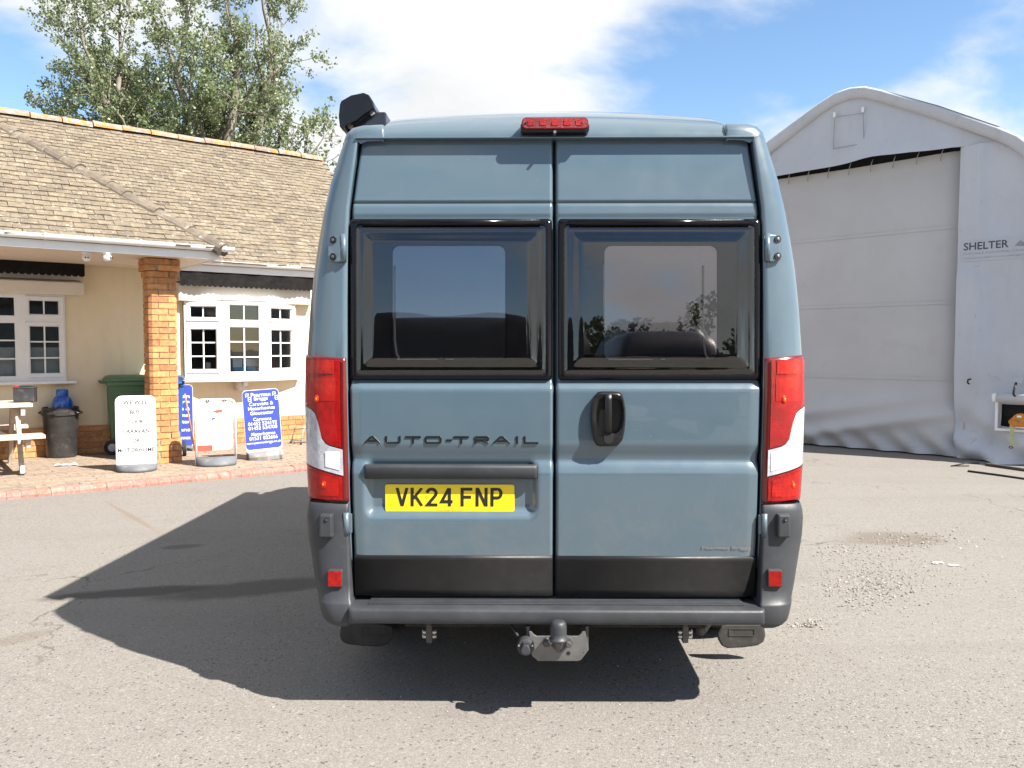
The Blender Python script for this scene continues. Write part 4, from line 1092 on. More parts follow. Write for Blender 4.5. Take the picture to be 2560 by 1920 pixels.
# ---- windows
def window_unit(name, n0, n1, cols_, zA, zB, sill_out=.0):
    """one flat window light from plan point n0 to n1 (s, q); cols_: panes as (x0, x1, [(z0, z1, nx, nz)])"""
    a = Vector((n0[0], -n0[1], 0)); b_ = Vector((n1[0], -n1[1], 0)); L = (b_ - a).length; ang = math.atan2(b_.y - a.y, b_.x - a.x)
    w = empty(name, a, ang, parent=bld)
    fr = MB(); xs_ = [0.0]
    for x0, x1, ps in cols_:
        zz = zA
        fr.box(xs_[-1], x0, -.03, .04, zA, zB)
        for z0, z1, nx, nz in ps:
            fr.box(x0, x1, -.03, .04, zz, z0); zz = z1
            fr2 = .012
            v, f = ring_vf([(x0, z0), (x1, z0), (x1, z1), (x0, z1)], [(x0 + fr2, z0 + fr2), (x1 - fr2, z0 + fr2), (x1 - fr2, z1 - fr2), (x0 + fr2, z1 - fr2)], -.022, .02)
            obj('bead', v, f, 'upvc_white', w)
            obj('pane', [(x0, .004, z0), (x1, .004, z0), (x1, .004, z1), (x0, .004, z1)], [(0, 1, 2, 3)], 'house_glass', w)
            for k in range(1, nx): xx = x0 + (x1 - x0) * k / nx; box('glazing_bar', xx - .009, xx + .009, -.008, .0035, z0, z1, 'upvc_white', w)
            for k in range(1, nz): zk = z0 + (z1 - z0) * k / nz; box('glazing_bar', x0, x1, -.0085, .003, zk - .009, zk + .009, 'upvc_white', w)
        fr.box(x0, x1, -.03, .04, zz, zB); xs_.append(x1)
    fr.box(xs_[-1], L, -.03, .04, zA, zB)
    fr.build('frame', 'upvc_white', w)
    # proud sash rims around opening lights
    for x0, x1, ps in cols_:
        if len(ps) > 1 and ps[0][3] > 1 and x1 - x0 < .45 and x0 > .02 and name == 'casement_window':
            for z0, z1, nx, nz in ps:
                m_ = .042
                v, f = ring_vf([(x0 - m_, z0 - m_), (x1 + m_, z0 - m_), (x1 + m_, z1 + m_), (x0 - m_, z1 + m_)], [(x0, z0), (x1, z0), (x1, z1), (x0, z1)], -.045, -.03)
                obj('sash', v, f, 'upvc_white', w, bevel=.004)
    return w
# left window
s0 = LW0
zt = [S(110, p, 0)[1] for p in (935, 814, 788, 750)]
xa, xb = S(72, 850, 0)[0] - s0, S(150, 850, 0)[0] - s0
xc = S(40, 850, 0)[0] - s0
zf = [S(20, p, 0)[1] for p in (943, 805, 791, 741)]
window_unit('casement_window', (s0, .0), (s_lw1, .0), [(.08, .08 + (xc - .16) / 2, [(zf[0], zf[1], 2, 3), (zf[2], zf[3], 2, 1)]), (.16 + (xc - .16) / 2, xc, [(zf[0], zf[1], 2, 3), (zf[2], zf[3], 2, 1)]), (xa, xb, [(zt[0], zt[1], 2, 3), (zt[2], zt[3], 2, 1)])], zl0, zl1)
s_sill = S(191, 955, .1)[0]
zsl = S(150, 957, .1)[1]
box('window_sill', LW0, s_sill, -.13, -.002, zsl - .012, zsl + .022, 'upvc_white', bld, bevel=.006)
box('roller_blind', LW0, s_lw1 - .05, .10, .11, zl0 + .01, zl0 + (zl1 - zl0) * .40, 'blind_grey', bld)
# right bow window
Q0, Q1 = .06, .21
zc = [S(610, p, Q1)[1] for p in (931, 816, 802, 761)]
zs_ = [S(508, p, .15)[1] for p in (925, 822, 795, 765)]
zhead = S(610, 752, Q1)[1]; zfoot = S(610, 946, Q1)[1]
n0 = (S(461, 850, Q0)[0], Q0); n1 = (S(556, 850, Q1)[0], Q1); n2 = (S(663, 850, Q1)[0], Q1); n3 = (S(737, 850, Q0)[0], Q0)
def seglen(a, b_): return math.hypot(a[0] - b_[0], a[1] - b_[1])
for na, nb, kind in ((n0, n1, 's'), (n1, n2, 'c'), (n2, n3, 's')):
    L = seglen(na, nb)
    zz = zc if kind == 'c' else zs_
    mg = .085 if kind == 'c' else .075
    window_unit('casement_window' if kind == 's' else 'fixed_window', na, nb, [(mg, L - mg, [(zz[0], zz[1], 2, 3), (zz[2], zz[3], 2, 1)])], zfoot, zhead)
# bow sill and head board, side cheeks
def bow(name, z0, z1, grow, mat):
    pts = [(n0[0] - grow, -.003), (n0[0] - grow, n0[1] + grow * .6), (n1[0], n1[1] + grow), (n2[0], n2[1] + grow), (n3[0] + grow, n3[1] + grow * .6), (n3[0] + grow, -.003)]
    n = len(pts); v = [(p[0], -p[1], z0) for p in pts] + [(p[0], -p[1], z1) for p in pts]
    return obj(name, v, [tuple(range(n)), tuple(range(2 * n - 1, n - 1, -1))] + [(i, (i + 1) % n, n + (i + 1) % n, n + i) for i in range(n)], mat, bld, bevel=.004)
zsb = zfoot
bow('window_sill', zsb - .04, zsb - .001, .07, 'upvc_white')
bow('window_head', zhead + .001, zhead + .05, .045, 'upvc_white')
# bracket / pipe box under the bow
sb = S(603, 965, .1)[0]
box('sill_bracket', sb - .06, sb + .05, -.16, -.002, zsb - .18, zsb - .041, 'upvc_cream', bld, bevel=.004)
box('overflow_pipe', sb + .0, sb + .06, -.22, -.161, zsb - .11, zsb - .05, 'upvc_white', bld, bevel=.006)
# soffit things: eaves
ZG = 2.665
QP, QM = 1.95, .27
SP = 1.16
nb_ = 9
for k in range(nb_):
    y0 = -QP + .03 + (QP - .03) * k / nb_; y1 = -QP + .03 + (QP - .03) * (k + 1) / nb_ - .003
    box('soffit_board', SL, SP, y0, y1, ZS, ZS + .012 + .0005 * (k % 2), 'soffit_board', bld)
box('soffit_board', SP + .002, SR, -QM + .02, -.001, ZS, ZS + .012, 'upvc_white', bld)
box('fascia', SL, SP + .02, -QP, -QP + .022, ZS - .012, ZG - .045, 'upvc_white', bld, bevel=.004)
box('fascia', SP, SP + .021, -QP + .024, -QM - .03, ZS - .010, ZG - .05, 'upvc_white', bld, bevel=.004)
box('fascia', SP + .024, SR, -QM, -QM + .022, ZS - .012, ZG - .045, 'upvc_white', bld, bevel=.004)
def gutter(s0, s1, q):
    pr = [(0, 0)] + [(-.055 - .055 * math.cos(math.radians(a)), -.0 - .055 * math.sin(math.radians(a)) * 1.0) for a in range(0, 181, 20)][::-1]
    outer = [(-.052 + .052 * math.cos(math.radians(a)), -.058 * math.sin(math.radians(a))) for a in range(0, 181, 15)]
    inner = [(-.052 + .047 * math.cos(math.radians(a)), -.053 * math.sin(math.radians(a))) for a in range(180, -1, -15)]
    pts = outer + inner; n = len(pts); zt_ = ZG + .012
    v = [(s0, -q + p[0], zt_ + p[1]) for p in pts] + [(s1, -q + p[0], zt_ + p[1]) for p in pts]
    f = [(i, (i + 1) % n, n + (i + 1) % n, n + i) for i in range(n)]
    f += [tuple(range(n)), tuple(range(2 * n - 1, n - 1, -1))]
    g = obj('gutter', v, f, 'upvc_white', bld)
    s_ = s1 - .12
    while s_ > s0 + .1:
        q2 = [(-.052 + .0555 * math.cos(math.radians(a)), -.0615 * math.sin(math.radians(a))) for a in range(0, 181, 20)] + [(-.112, .012), (-.098, .012)]
        v = [(s_, -q + p[0], zt_ + p[1]) for p in q2] + [(s_ + .022, -q + p[0], zt_ + p[1]) for p in q2]; n = len(q2)
        obj('gutter_bracket', v, [(i, (i + 1) % n, n + (i + 1) % n, n + i) for i in range(n)] + [tuple(range(n)), tuple(range(2 * n - 1, n - 1, -1))], 'upvc_white', g)
        s_ -= .95
    return g
gutter(SL, SP + .17, QP + .001); gutter(SP + .03, SR + .05, QM + .001)
# ---- roof
TP = .757
ang = math.atan(TP); ca, sa = math.cos(ang), math.sin(ang)
ZE = 2.66
QPE, QME = QP + .06, QM + .07
ZR = 5.05
wm = (ZR - ZE) / sa                                    # slope length
rise = (ZR - ZE) / TP
deck = []
def rp(s_, q): return (s_, -q)
v = [(SL, -QPE, ZE), (SP + .05, -QPE, ZE), (SP + .05 - rise, -QPE + rise, ZR), (SL, -QPE + rise, ZR),
     (SP + .05, -QME, ZE), (SP + .05 - rise, -QME + rise, ZR),
     (SP - 4.5, -QME, ZE), (SR, -QME, ZE), (SR, -QME + rise, ZR), (SP - 4.5, -QME + rise, ZR),
     (SR, -QME + 2 * rise + .3, ZE), (SL, -QME + 2 * rise + .3, ZE), (SL, -QME + rise, ZR)]
roof_d = obj('roof', v, [(0, 1, 2, 3), (1, 4, 5, 2), (6, 7, 8, 9), (8, 7, 10), (12, 8, 10, 11)][:3] + [(12, 8, 10, 11)], 'mortar', bld, recalc=False)
TW, TG, TT, TL = .17, .108, .020, .15
tile_me = make_mesh('tile', *box_vf(-TW / 2 + .002, TW / 2 - .002, 0, TL, 0, TT), 'roof_tile')
tiles = []
def tile_plane(origin, ax, up, s_len, w_len, keep):
    nrm = ax.cross(up)
    r_ = 0; w = -.03
    while w < w_len:
        s_ = (.5 if r_ % 2 else 0.0) * TW
        while s_ < s_len:
            c = origin + ax * s_ + up * w
            if keep(c):
                lift = .012 + random.uniform(-.003, .004); sk = random.gauss(0, .02)
                M = Matrix((( *ax, 0), (*up, 0), (*nrm, 0), (0, 0, 0, 1))).transposed()
                M = Matrix.Translation(c + nrm * lift + up * random.uniform(-.012, .010)) @ M @ Matrix.Rotation(sk, 4, 'Z') @ Matrix.Rotation(-.10 + random.gauss(0, .014), 4, 'X')
                tiles.append(M)
            s_ += TW
        w += TG; r_ += 1
tile_plane(Vector((-4.2, -QPE, ZE)), Vector((1, 0, 0)), Vector((0, ca, sa)), SP + .05 + 4.2, wm, lambda c: c.x < SP - .03 - (c.z - ZE) / TP)
tile_plane(Vector((-3.0, -QME, ZE)), Vector((1, 0, 0)), Vector((0, ca, sa)), SR + 3.0 + .02, wm, lambda c: c.x > SP - .05 - (c.z - ZE) / TP)
n_front = len(tiles)
tile_plane(Vector((SP + .05, -QPE, ZE)), Vector((0, 1, 0)), Vector((-ca, 0, sa)), QPE + 3.0, wm, lambda c: (-c.y) > QME - (c.z - ZE) / TP and (-c.y) < QPE - .09 - (c.z - ZE) / TP)
BM = Matrix.Translation(B_A) @ Matrix.Rotation(B_RZ, 4, 'Z')
def tile_key(M):
    p = BM @ M.translation
    d = p.y; px = 1280 + p.x / d * FPX
    return d if -20 < px < 860 else 99
order = sorted(range(n_front), key=lambda i: tile_key(tiles[i]))
near = set(order[:300])
mbt = MB(); tv, tf = box_vf(-TW / 2 + .002, TW / 2 - .002, 0, TL, 0, TT)
for i, M in enumerate(tiles):
    if i in near:
        o = link('tile', tile_me, roof_d); o.matrix_local = M
    else: mbt.add(tv, tf, M)
setp(mbt.build('tile_field', 'roof_tile', roof_d, recalc=False), kind='stuff')
def half_round(r, L, n=8, ext=0.0):
    v = []; f = []
    for k in range(n + 1):
        a = -ext + (math.pi + 2 * ext) * k / n; v += [(-L / 2, r * 1.10 * math.cos(a), r * 1.10 * math.sin(a) * .8), (L / 2, r * math.cos(a), r * math.sin(a) * .8)]
    f = [(2 * k, 2 * k + 2, 2 * k + 3, 2 * k + 1) for k in range(n)] + [tuple(range(0, 2 * n + 2, 2)), tuple(range(2 * n + 1, 0, -2))]
    return v, f
ridge_me = make_mesh('ridge_tile', *half_round(.125, .43), 'ridge_tile'); hip_me = make_mesh('hip_tile', *half_round(.115, .30, 10, .6), 'hip_tile')
s_ = SR - .22
while s_ > -4.0:
    link('ridge_tile', ridge_me, roof_d, (s_, -QME + rise, ZR - .02 + random.uniform(-.008, .008)), (random.gauss(0, .03), random.gauss(0, .012), random.gauss(0, .015))); s_ -= .44
hipv = Vector((-rise, rise, ZR - ZE)); hl = hipv.length; hd_ = hipv.normalized()
k = .16
hz_ = (Vector((0, 0, 1)) - hd_ * hd_.z).normalized(); hy_ = hz_.cross(hd_)
Mh = Matrix(((*hd_, 0), (*hy_, 0), (*hz_, 0), (0, 0, 0, 1))).transposed()
while k < hl:
    p = Vector((SP + .05, -QPE, ZE)) + hd_ * k
    o = link('hip_tile', hip_me, roof_d)
    o.matrix_local = Matrix.Translation(p + Vector((0, 0, -.040 + random.uniform(-.012, .012)))) @ Mh @ Matrix.Rotation(.012 + random.gauss(0, .015), 4, 'Y') @ Matrix.Rotation(random.gauss(0, .05), 4, 'X'); k += .235
# verge board on the gable
obj('verge_board', [(SR, -QME - .05, ZE - .09), (SR, -QME + rise, ZR - .06), (SR, -QME + rise, ZR - .005), (SR, -QME - .05, ZE - .02)] + [(SR + .03, -QME - .05, ZE - .09), (SR + .03, -QME + rise, ZR - .06), (SR + .03, -QME + rise, ZR - .005), (SR + .03, -QME - .05, ZE - .02)], BOXF, 'mortar', bld)
# ---- brick pillar with chamfered corners
pc = SQ(415, 1152, PAVE); PCS, PCQ = S(404, 1000, 1.42)[0], 1.42
PWD = .327
pil = box('pillar', PCS - PWD / 2 + .012, PCS + PWD / 2 - .012, -PCQ - PWD / 2 + .012, -PCQ + PWD / 2 - .012, .02, ZS - .002, 'mortar', bld, bevel=.03)
ch = .035
def pillar_brick(w, mirror):
    # stretcher whose outer corner is cut off; lies along +x from the corner
    L = BRL * w / PWD; D = BRD
    pts = [(ch, 0), (L, 0), (L, D), (0, D), (0, ch)]
    if mirror: pts = [(-p[0], p[1]) for p in pts][::-1]
    n = 5; v = [(p[0], p[1], 0) for p in pts] + [(p[0], p[1], BRH) for p in pts]
    f = [tuple(range(n - 1, -1, -1)), tuple(range(n, 2 * n))] + [(i, (i + 1) % n, n + (i + 1) % n, n + i) for i in range(n)]
    return make_mesh('brick', v, f, 'brick')
meshes = {}
nc = int((ZS - PAVE) / .075)
for c_ in range(nc + 1):
    z = PAVE + .003 + c_ * .075
    if z + BRH > ZS: break
    w = PWD
    if c_ >= nc - 2: w = PWD + .075
    elif c_ == nc - 3: w = PWD + .03
    elif c_ < 4: w = PWD + .05
    elif c_ == 4: w = PWD + .02
    mir = c_ % 2 == 1
    key = (round(w, 3), mir)
    if key not in meshes: meshes[key] = pillar_brick(w, mir)
    for k in range(4):
        a = math.radians(90 * k); x, y = (w / 2 if mir else -w / 2), -w / 2
        R = Matrix.Rotation(a, 3, 'Z') @ Vector((x, y, 0))
        j = random.uniform(-.0012, .0012)
        link('brick', meshes[key], pil, (PCS + R.x + j, -PCQ + R.y + j, z), (0, 0, a))
# filler bands where the pillar is wider than its core
box('mortar_band', PCS - PWD / 2 - .022, PCS + PWD / 2 + .022, -PCQ - PWD / 2 - .022, -PCQ + PWD / 2 + .022, PAVE + .003 + (nc - 2) * .075, ZS - .003, 'mortar', pil, bevel=.03)
box('mortar_band', PCS - PWD / 2 - .010, PCS + PWD / 2 + .010, -PCQ - PWD / 2 - .010, -PCQ + PWD / 2 + .010, .03, PAVE + 4 * .075, 'mortar', pil, bevel=.03)
# ---- window awnings: hood box and scalloped valance
def shop_awning(s0, s1, z_box0, z_box1, q_box, zv1, zv0, q_v, label):
    a = empty('window_awning', (0, 0, 0), 0, parent=bld); a['label'] = label
    prb = [(q_box, z_box1), (q_box, z_box0 + .03), (q_box - .012, z_box0), (.0, z_box0)]
    v = [(s0, -.001, z_box0), (s0, -q_box, z_box0), (s0, -q_box, z_box1), (s0, -.001, z_box1 + .03)]; v += [(s1, p[1], p[2]) for p in v]
    obj('hood', v, [(0, 1, 2, 3), (7, 6, 5, 4), (0, 4, 5, 1), (1, 5, 6, 2), (2, 6, 7, 3), (3, 7, 4, 0)], 'upvc_cream', a, bevel=.012)
    box('backboard', s0 + .01, s1 - .01, -.06, -.002, z_box1 + .035, zv1 - .01, 'upvc_cream', a)
    sc = .074; n = max(1, round((s1 - s0) / sc)); sc = (s1 - s0) / n; pts = []
    for k in range(n):
        for j in range(7):
            b_ = math.pi * (j + .5) / 7; pts.append((s0 + sc * k + sc * (1 - math.cos(b_)) / 2, zv0 + .028 - .028 * math.sin(b_)))
    P = [[(p[0], -q_v - .004 * math.sin(p[0] * 14) - .004, zv1) for p in pts], [(p[0], -q_v - .010 * math.sin(p[0] * 14), (zv1 + zv0) / 2) for p in pts], [(p[0], -q_v - .014 * math.sin(p[0] * 14 + .6), p[1]) for p in pts]]
    g = grid('valance', P, 'valance_black', a, smooth=False)
    md = g.modifiers.new('thick', 'SOLIDIFY'); md.thickness = .003
    return a
zb = [S(620, p, .15)[1] for p in (757, 716)]; zv = [S(620, p, .25)[1] for p in (683, 721)]
shop_awning(S(446, 730, .15)[0], S(783, 730, .15)[0], zb[0], zb[1], .15, ZS - .014, zv[1], .25, 'black scalloped valance and pale hood over the bow window')
zb = [S(100, p, .2)[1] for p in (734, 702)]; zv = [S(100, p, .3)[1] for p in (658, 687)]
shop_awning(-3.4, S(211, 700, .22)[0], zb[0], zb[1], .20, ZS - .001, zv[1], .26, 'black scalloped valance under the porch soffit')

# ================================================================== pavement and kerb
QK = 2.86
pav = setp(box('pavement', -3.6, 5.4, -(QK - .15), -.032, -.02, .045, 'joint_sand', None, loc=B_A, rot=(0, 0, B_RZ)), kind='structure')
blk = make_mesh('paving_block', *box_vf(-.0985, .0985, -.0485, .0485, 0, .03), 'paver')
blocks = []
r_ = 0; q = .085
while q < QK - .20:
    s_ = -3.5 + (.1 if r_ % 2 else 0)
    while s_ < 5.3:
        blocks.append((s_ + random.gauss(0, .001), -q, PAVE - .03 + random.gauss(0, .0012), random.gauss(0, .006))); s_ += .2
    q += .1; r_ += 1
def blk_key(b_):
    p = BM @ Vector(b_[:3]); px = 1280 + p.x / p.y * FPX
    return p.y if -20 < px < 800 else 99
order = sorted(range(len(blocks)), key=lambda i: blk_key(blocks[i])); near = set(order[:300])
mbt = MB(); tv, tf = box_vf(-.0985, .0985, -.0485, .0485, 0, .03)
for i, b_ in enumerate(blocks):
    if i in near: link('paving_block', blk, pav, b_[:3], (random.gauss(0, .006), random.gauss(0, .006), b_[3]))
    else: mbt.add(tv, tf, Matrix.Translation(b_[:3]) @ Matrix.Rotation(b_[3], 4, 'Z'))
setp(mbt.build('paving_field', 'paver', pav, recalc=False), kind='stuff')
kerb = setp(box('kerb', -3.6, 5.4, -(QK - .012), -(QK - .145), -.02, .035, 'joint_sand', None, loc=B_A, rot=(0, 0, B_RZ)), kind='structure')
kp = [(-QK, -.01), (-QK, .028), (-QK + .012, .050), (-QK + .035, .064), (-QK + .07, .067), (-QK + .155, .064), (-QK + .155, -.01)]
n = len(kp); v = [(-.0615, p[0] + QK, p[1]) for p in kp] + [(.0615, p[0] + QK, p[1]) for p in kp]
kme = make_mesh('kerb_block', v, [tuple(range(n)), tuple(range(2 * n - 1, n - 1, -1))] + [(i, (i + 1) % n, n + (i + 1) % n, n + i) for i in range(n)], 'kerb_block')
fix_normals(kme)
s_ = -3.5
while s_ < 5.3:
    link('kerb_block', kme, kerb, (s_, -QK + random.gauss(0, .0025), random.gauss(0, .002)), (random.gauss(0, .012), random.gauss(0, .008), random.gauss(0, .01))); s_ += .126

# ================================================================== things by the office
def at(px, py, z=PAVE): return ground_at(px, py, z)
# ---- security cameras under the porch soffit
for px, lab, tw in ((216, 'white dome security camera facing straight out under the porch soffit', -.1), (268, 'white dome security camera turned towards the brick pillar', .9)):
    p = on_plane(px, 630, (0, 0, ZS - .001), (0, 0, 1)); 
    c_ = empty('security_camera', p, B_RZ + tw, lab, 'camera', 'security cameras under the porch')
    v, f = lathe_vf([(.050, 0), (.050, -.02), (.042, -.03)], 20); obj('base', v, f, 'camera_white', c_, smooth=False)
    v, f = lathe_vf([(.006, -.022), (.030, -.026), (.043, -.042), (.047, -.062), (.043, -.082), (.030, -.098), (.006, -.104)], 20); obj('dome', v, f, 'camera_white', c_, smooth=True)
    for dx in (-.015, .013): disc_y('lens', dx, -.052, -.03, -.066, .0085, 'handle_black', c_, 14)
# ---- A-board signs
def board_sign(name, px0, px1, py_top, py_bot, py_base, rot, label, face, base_mat):
    c0 = at((px0 + px1) / 2, py_base); d = c0.y
    w = (px1 - px0) / FPX * d / (math.cos(rot) - c0.x / d * math.sin(rot))
    h = (py_bot - py_top) / FPX * d * 1.005
    zb_ = CAM_H - (py_bot - 870) / FPX * d
    g = empty(name, (c0.x, c0.y, PAVE), rot, label, 'sign')
    z0 = zb_ - PAVE
    return g, w, h, z0
# we-will-buy board
g, w, h, z0 = board_sign('pavement_sign', 291, 393, 990, 1168, 1176, math.radians(22), 'white pavement sign reading we will buy your caravan or motorhome', None, None)
prism('panel', round_rect(-w / 2, w / 2, z0 - .03, z0 + h, .07, 6), -.014, .014, 'sign_white', g, bevel=.004)
bs = [(-w / 2 - .005, .0), (-w / 2 - .005, .035), (-w / 2 + .10, .07), (w / 2 - .06, .075), (w / 2 + .005, .05), (w / 2 + .005, 0)]
P = []
for k in range(13):
    a = math.pi * k / 12; yy = -.20 * math.sin(a) ; xx = -w / 2 * 1.01 * math.cos(a)
    P.append([(xx, -.016, .075), (xx, yy * .75 - .016, .066), (xx, yy - .016, .03), (xx, yy - .016, 0), (xx * .9, -.016, .0)])
grid('base', P, 'sign_base', g); P2 = [[(p[0], -p[1], p[2]) for p in r_] for r_ in P]; grid('base', P2, 'sign_base', g)
for s_, fy, fw in (('WE WILL', 1006.5, .61), ('BUY', 1031, .265), ('YOUR', 1054.5, .375), ('CARAVAN', 1078.5, .67), ('OR', 1102, .18), ('MOTORHOME', 1125.5, .91)):
    zc_ = z0 + h * (1168 - fy) / 178; hh = .0245
    text_obj('lettering', ' '.join(s_) if False else s_, 'ink_dark', g, (-w / 2 * fw * 1.0, w / 2 * fw, zc_ - hh, zc_ + hh), -.0155, 0, .022)
# white logo board in a tube frame
g, w, h, z0 = board_sign('pavement_sign', 490, 592, 1000, 1130, 1162, math.radians(24), 'white pavement sign hanging in a tube frame with a red and blue round logo', None, None)
path = [(-w / 2 + .006, 0, .0), (-w / 2 + .006, 0, z0 + h - .06), (-w / 2 + .03, 0, z0 + h - .015), (-w / 2 + .07, 0, z0 + h), (w / 2 - .07, 0, z0 + h), (w / 2 - .03, 0, z0 + h - .015), (w / 2 - .006, 0, z0 + h - .06), (w / 2 - .006, 0, .03)]
tube('tube_frame', path, .014, 'sign_white', g, 12)
pz0 = z0 + .02; pz1 = z0 + h - .02
prism('panel', round_rect(-w / 2 + .025, w / 2 - .035, pz0, pz1, .06, 6), -.008, .008, 'sign_white', g, bevel=.003)
for xx in (-.09, .10):
    v, f = ring_vf([(xx + .02 * math.cos(2 * math.pi * k / 14), z0 + h - .012 + .02 * math.sin(2 * math.pi * k / 14)) for k in range(14)], [(xx + .012 * math.cos(2 * math.pi * k / 14), z0 + h - .012 + .012 * math.sin(2 * math.pi * k / 14)) for k in range(14)], -.014, .006)
    obj('hanging_ring', v, f, 'handle_black', g)
P = []
for k in range(13):
    a = math.pi * k / 12; yy = -.19 * math.sin(a); xx = -w / 2 * 1.0 * math.cos(a)
    P.append([(xx, -.016, .10), (xx, yy * .6 - .016, .085), (xx, yy - .016, .03), (xx, yy - .016, 0), (xx * .9, -.016, 0)])
grid('base', P, 'sign_base', g); grid('base', [[(p[0], -p[1], p[2]) for p in r_] for r_ in P], 'sign_base', g)
def sx(cx): return -w / 2 + (cx - 455) / (935 - 455) * w      # from enlarged photo columns
def szz(cy): return z0 + h * (1024 - cy) / (1024 - 395)
yl = -.0092
cxl, czl = sx(660), szz(580)
v, f = ring_vf([(cxl + .056 * math.cos(2 * math.pi * k / 28), czl + .060 * math.sin(2 * math.pi * k / 28)) for k in range(28)], [(cxl + .053 * math.cos(2 * math.pi * k / 28), czl + .057 * math.sin(2 * math.pi * k / 28)) for k in range(28)], yl, yl + .002)
obj('logo_ring', v, f, 'ink_faint', g)
prism('logo_swoosh', [(sx(625), szz(552)), (sx(700), szz(520)), (sx(780), szz(516)), (sx(770), szz(545)), (sx(700), szz(555)), (sx(690), szz(545))], yl - .001, yl + .002, 'logo_red', g)
prism('logo_swoosh', [(sx(640), szz(638)), (sx(650), szz(615)), (sx(705), szz(608)), (sx(690), szz(625)), (sx(665), szz(635))], yl - .0013, yl + .002, 'logo_blue', g)
prism('logo_swoosh', [(sx(600), szz(600)), (sx(640), szz(590)), (sx(740), szz(578)), (sx(700), szz(600))], yl - .0006, yl + .002, 'ink_faint', g)
prism('logo_block', [(sx(478), szz(1010)), (sx(650), szz(1010)), (sx(650), szz(940)), (sx(478), szz(940))], yl - .001, yl + .002, 'logo_red', g)
for cy, c0_, c1_ in ((800, 555, 740), (845, 530, 780)):      # two faded, unreadable lines
    for k in range(6):
        xa_ = c0_ + (c1_ - c0_) * k / 6; prism('faded_print', [(sx(xa_), szz(cy + 9)), (sx(xa_ + 22), szz(cy + 9)), (sx(xa_ + 22), szz(cy - 9)), (sx(xa_), szz(cy - 9))], yl - .0006, yl + .002, 'ink_faint', g)
# blue price board
g, w, h, z0 = board_sign('pavement_sign', 617, 708, 974, 1128, 1147, math.radians(27), 'blue pavement sign with white caravan and motorhome phone numbers beside the step stool', None, None)
LEAN = math.radians(4)
g.rotation_euler = (0, -math.radians(3.2), math.radians(27))
prism('panel', round_rect(-w / 2, w / 2, z0 - .01, z0 + h, .05, 6), -.010, .010, 'sign_white', g, bevel=.003)
prism('print', [p for p in round_rect(-w / 2 + .004, w / 2 - .004, z0 + .03, z0 + h - .004, .047, 6)], -.0108, -.009, 'sign_blue', g)
P = [[(xx, -.012, .105), (xx, yy * .6 - .012, .09), (xx, yy - .012, .05), (xx, yy - .012, 0), (xx * .9, -.012, 0)] for xx, yy in ((-w / 2 + .005, -.02), (-w / 2 + .02, -.09), (-w / 4, -.15), (0, -.17), (.02, -.14), (w / 4, -.14), (w / 2 - .07, -.13), (w / 2 - .04, -.15), (w / 2 + .002, -.05), (w / 2 + .004, -.012))]
grid('base', P, 'sign_base_pale', g, smooth=False); grid('base', [[(p[0], -p[1], p[2]) for p in r_] for r_ in P], 'sign_base_pale', g, smooth=False)
BT = [('Pearman', 325, .53, 50), ('Briggs', 382, .38, 54), ('Caravans &', 440, .66, 44), ('Motorhomes', 497, .73, 44), ('Gloucester', 557, .64, 44), ('Caravans', 636, .50, 40), ('01452 524192', 692, .79, 44), ('01452 524700', 748, .79, 44), ('Motorhomes', 824, .66, 40), ('01531 822666', 878, .78, 44), ('www.pearmanbriggs.co.uk', 940, .95, 38)]
for s_, cy, fw, hh in BT:
    zc_ = z0 + .03 + (h - .03) * (1020 - cy) / (1020 - 262); hz = hh / (1020 - 262) * h / 2
    text_obj('lettering', s_, 'letter_white', g, (-w / 2 * fw, w / 2 * fw, zc_ - hz, zc_ + hz), -.0116, 0, .005)
for xx in (-.41, .33):
    x0 = xx * w; ztop = z0 + h * .945
    for k, (ox, oz) in enumerate(((0, 0), (.028, -.046))):
        pth = [[(x0 + ox, ztop + oz - .045), (x0 + ox, ztop + oz), (x0 + ox + .034, ztop + oz), (x0 + ox + .034, ztop + oz - .026), (x0 + ox, ztop + oz - .026)]]
        if k: pth.append([(x0 + ox, ztop + oz - .026), (x0 + ox + .034, ztop + oz - .026), (x0 + ox + .034, ztop + oz - .05), (x0 + ox, ztop + oz - .05)])
        v, f = strokes_vf(pth, .006, -.0118, -.0108); obj('monogram', v, f, 'letter_white', g)
# second blue board behind the pillar
c0 = at(448, 1125)
g = empty('pavement_sign', (c0.x, c0.y, PAVE), math.radians(20), 'blue pavement sign half hidden behind the brick pillar and blue wheelie bin', 'sign')
dd = c0.y; w2 = .46; hz = 155 / FPX * dd
xoff = (482 - 448) / FPX * dd - w2 / 2
prism('panel', round_rect(xoff - w2 / 2, xoff + w2 / 2, .02, .05 + hz, .055, 6), -.010, .010, 'sign_white', g)
prism('print', round_rect(xoff - w2 / 2 + .004, xoff + w2 / 2 - .004, .05, .046 + hz, .05, 6), -.0108, -.009, 'sign_blue', g)
for s_, zc_ in (('Pearman', .74), ('Briggs', .66), ('Caravans &', .57), ('Motorhomes', .48), ('Gloucester', .39), ('Caravans', .28), ('Motorhomes', .17)):
    text_obj('lettering', s_, 'letter_white', g, (xoff - .19, xoff + .19, zc_ - .025, zc_ + .025), -.0116, 0, .02)
box('base', xoff - w2 / 2, xoff + w2 / 2, -.15, .15, 0, .06, 'sign_base', g, bevel=.02)

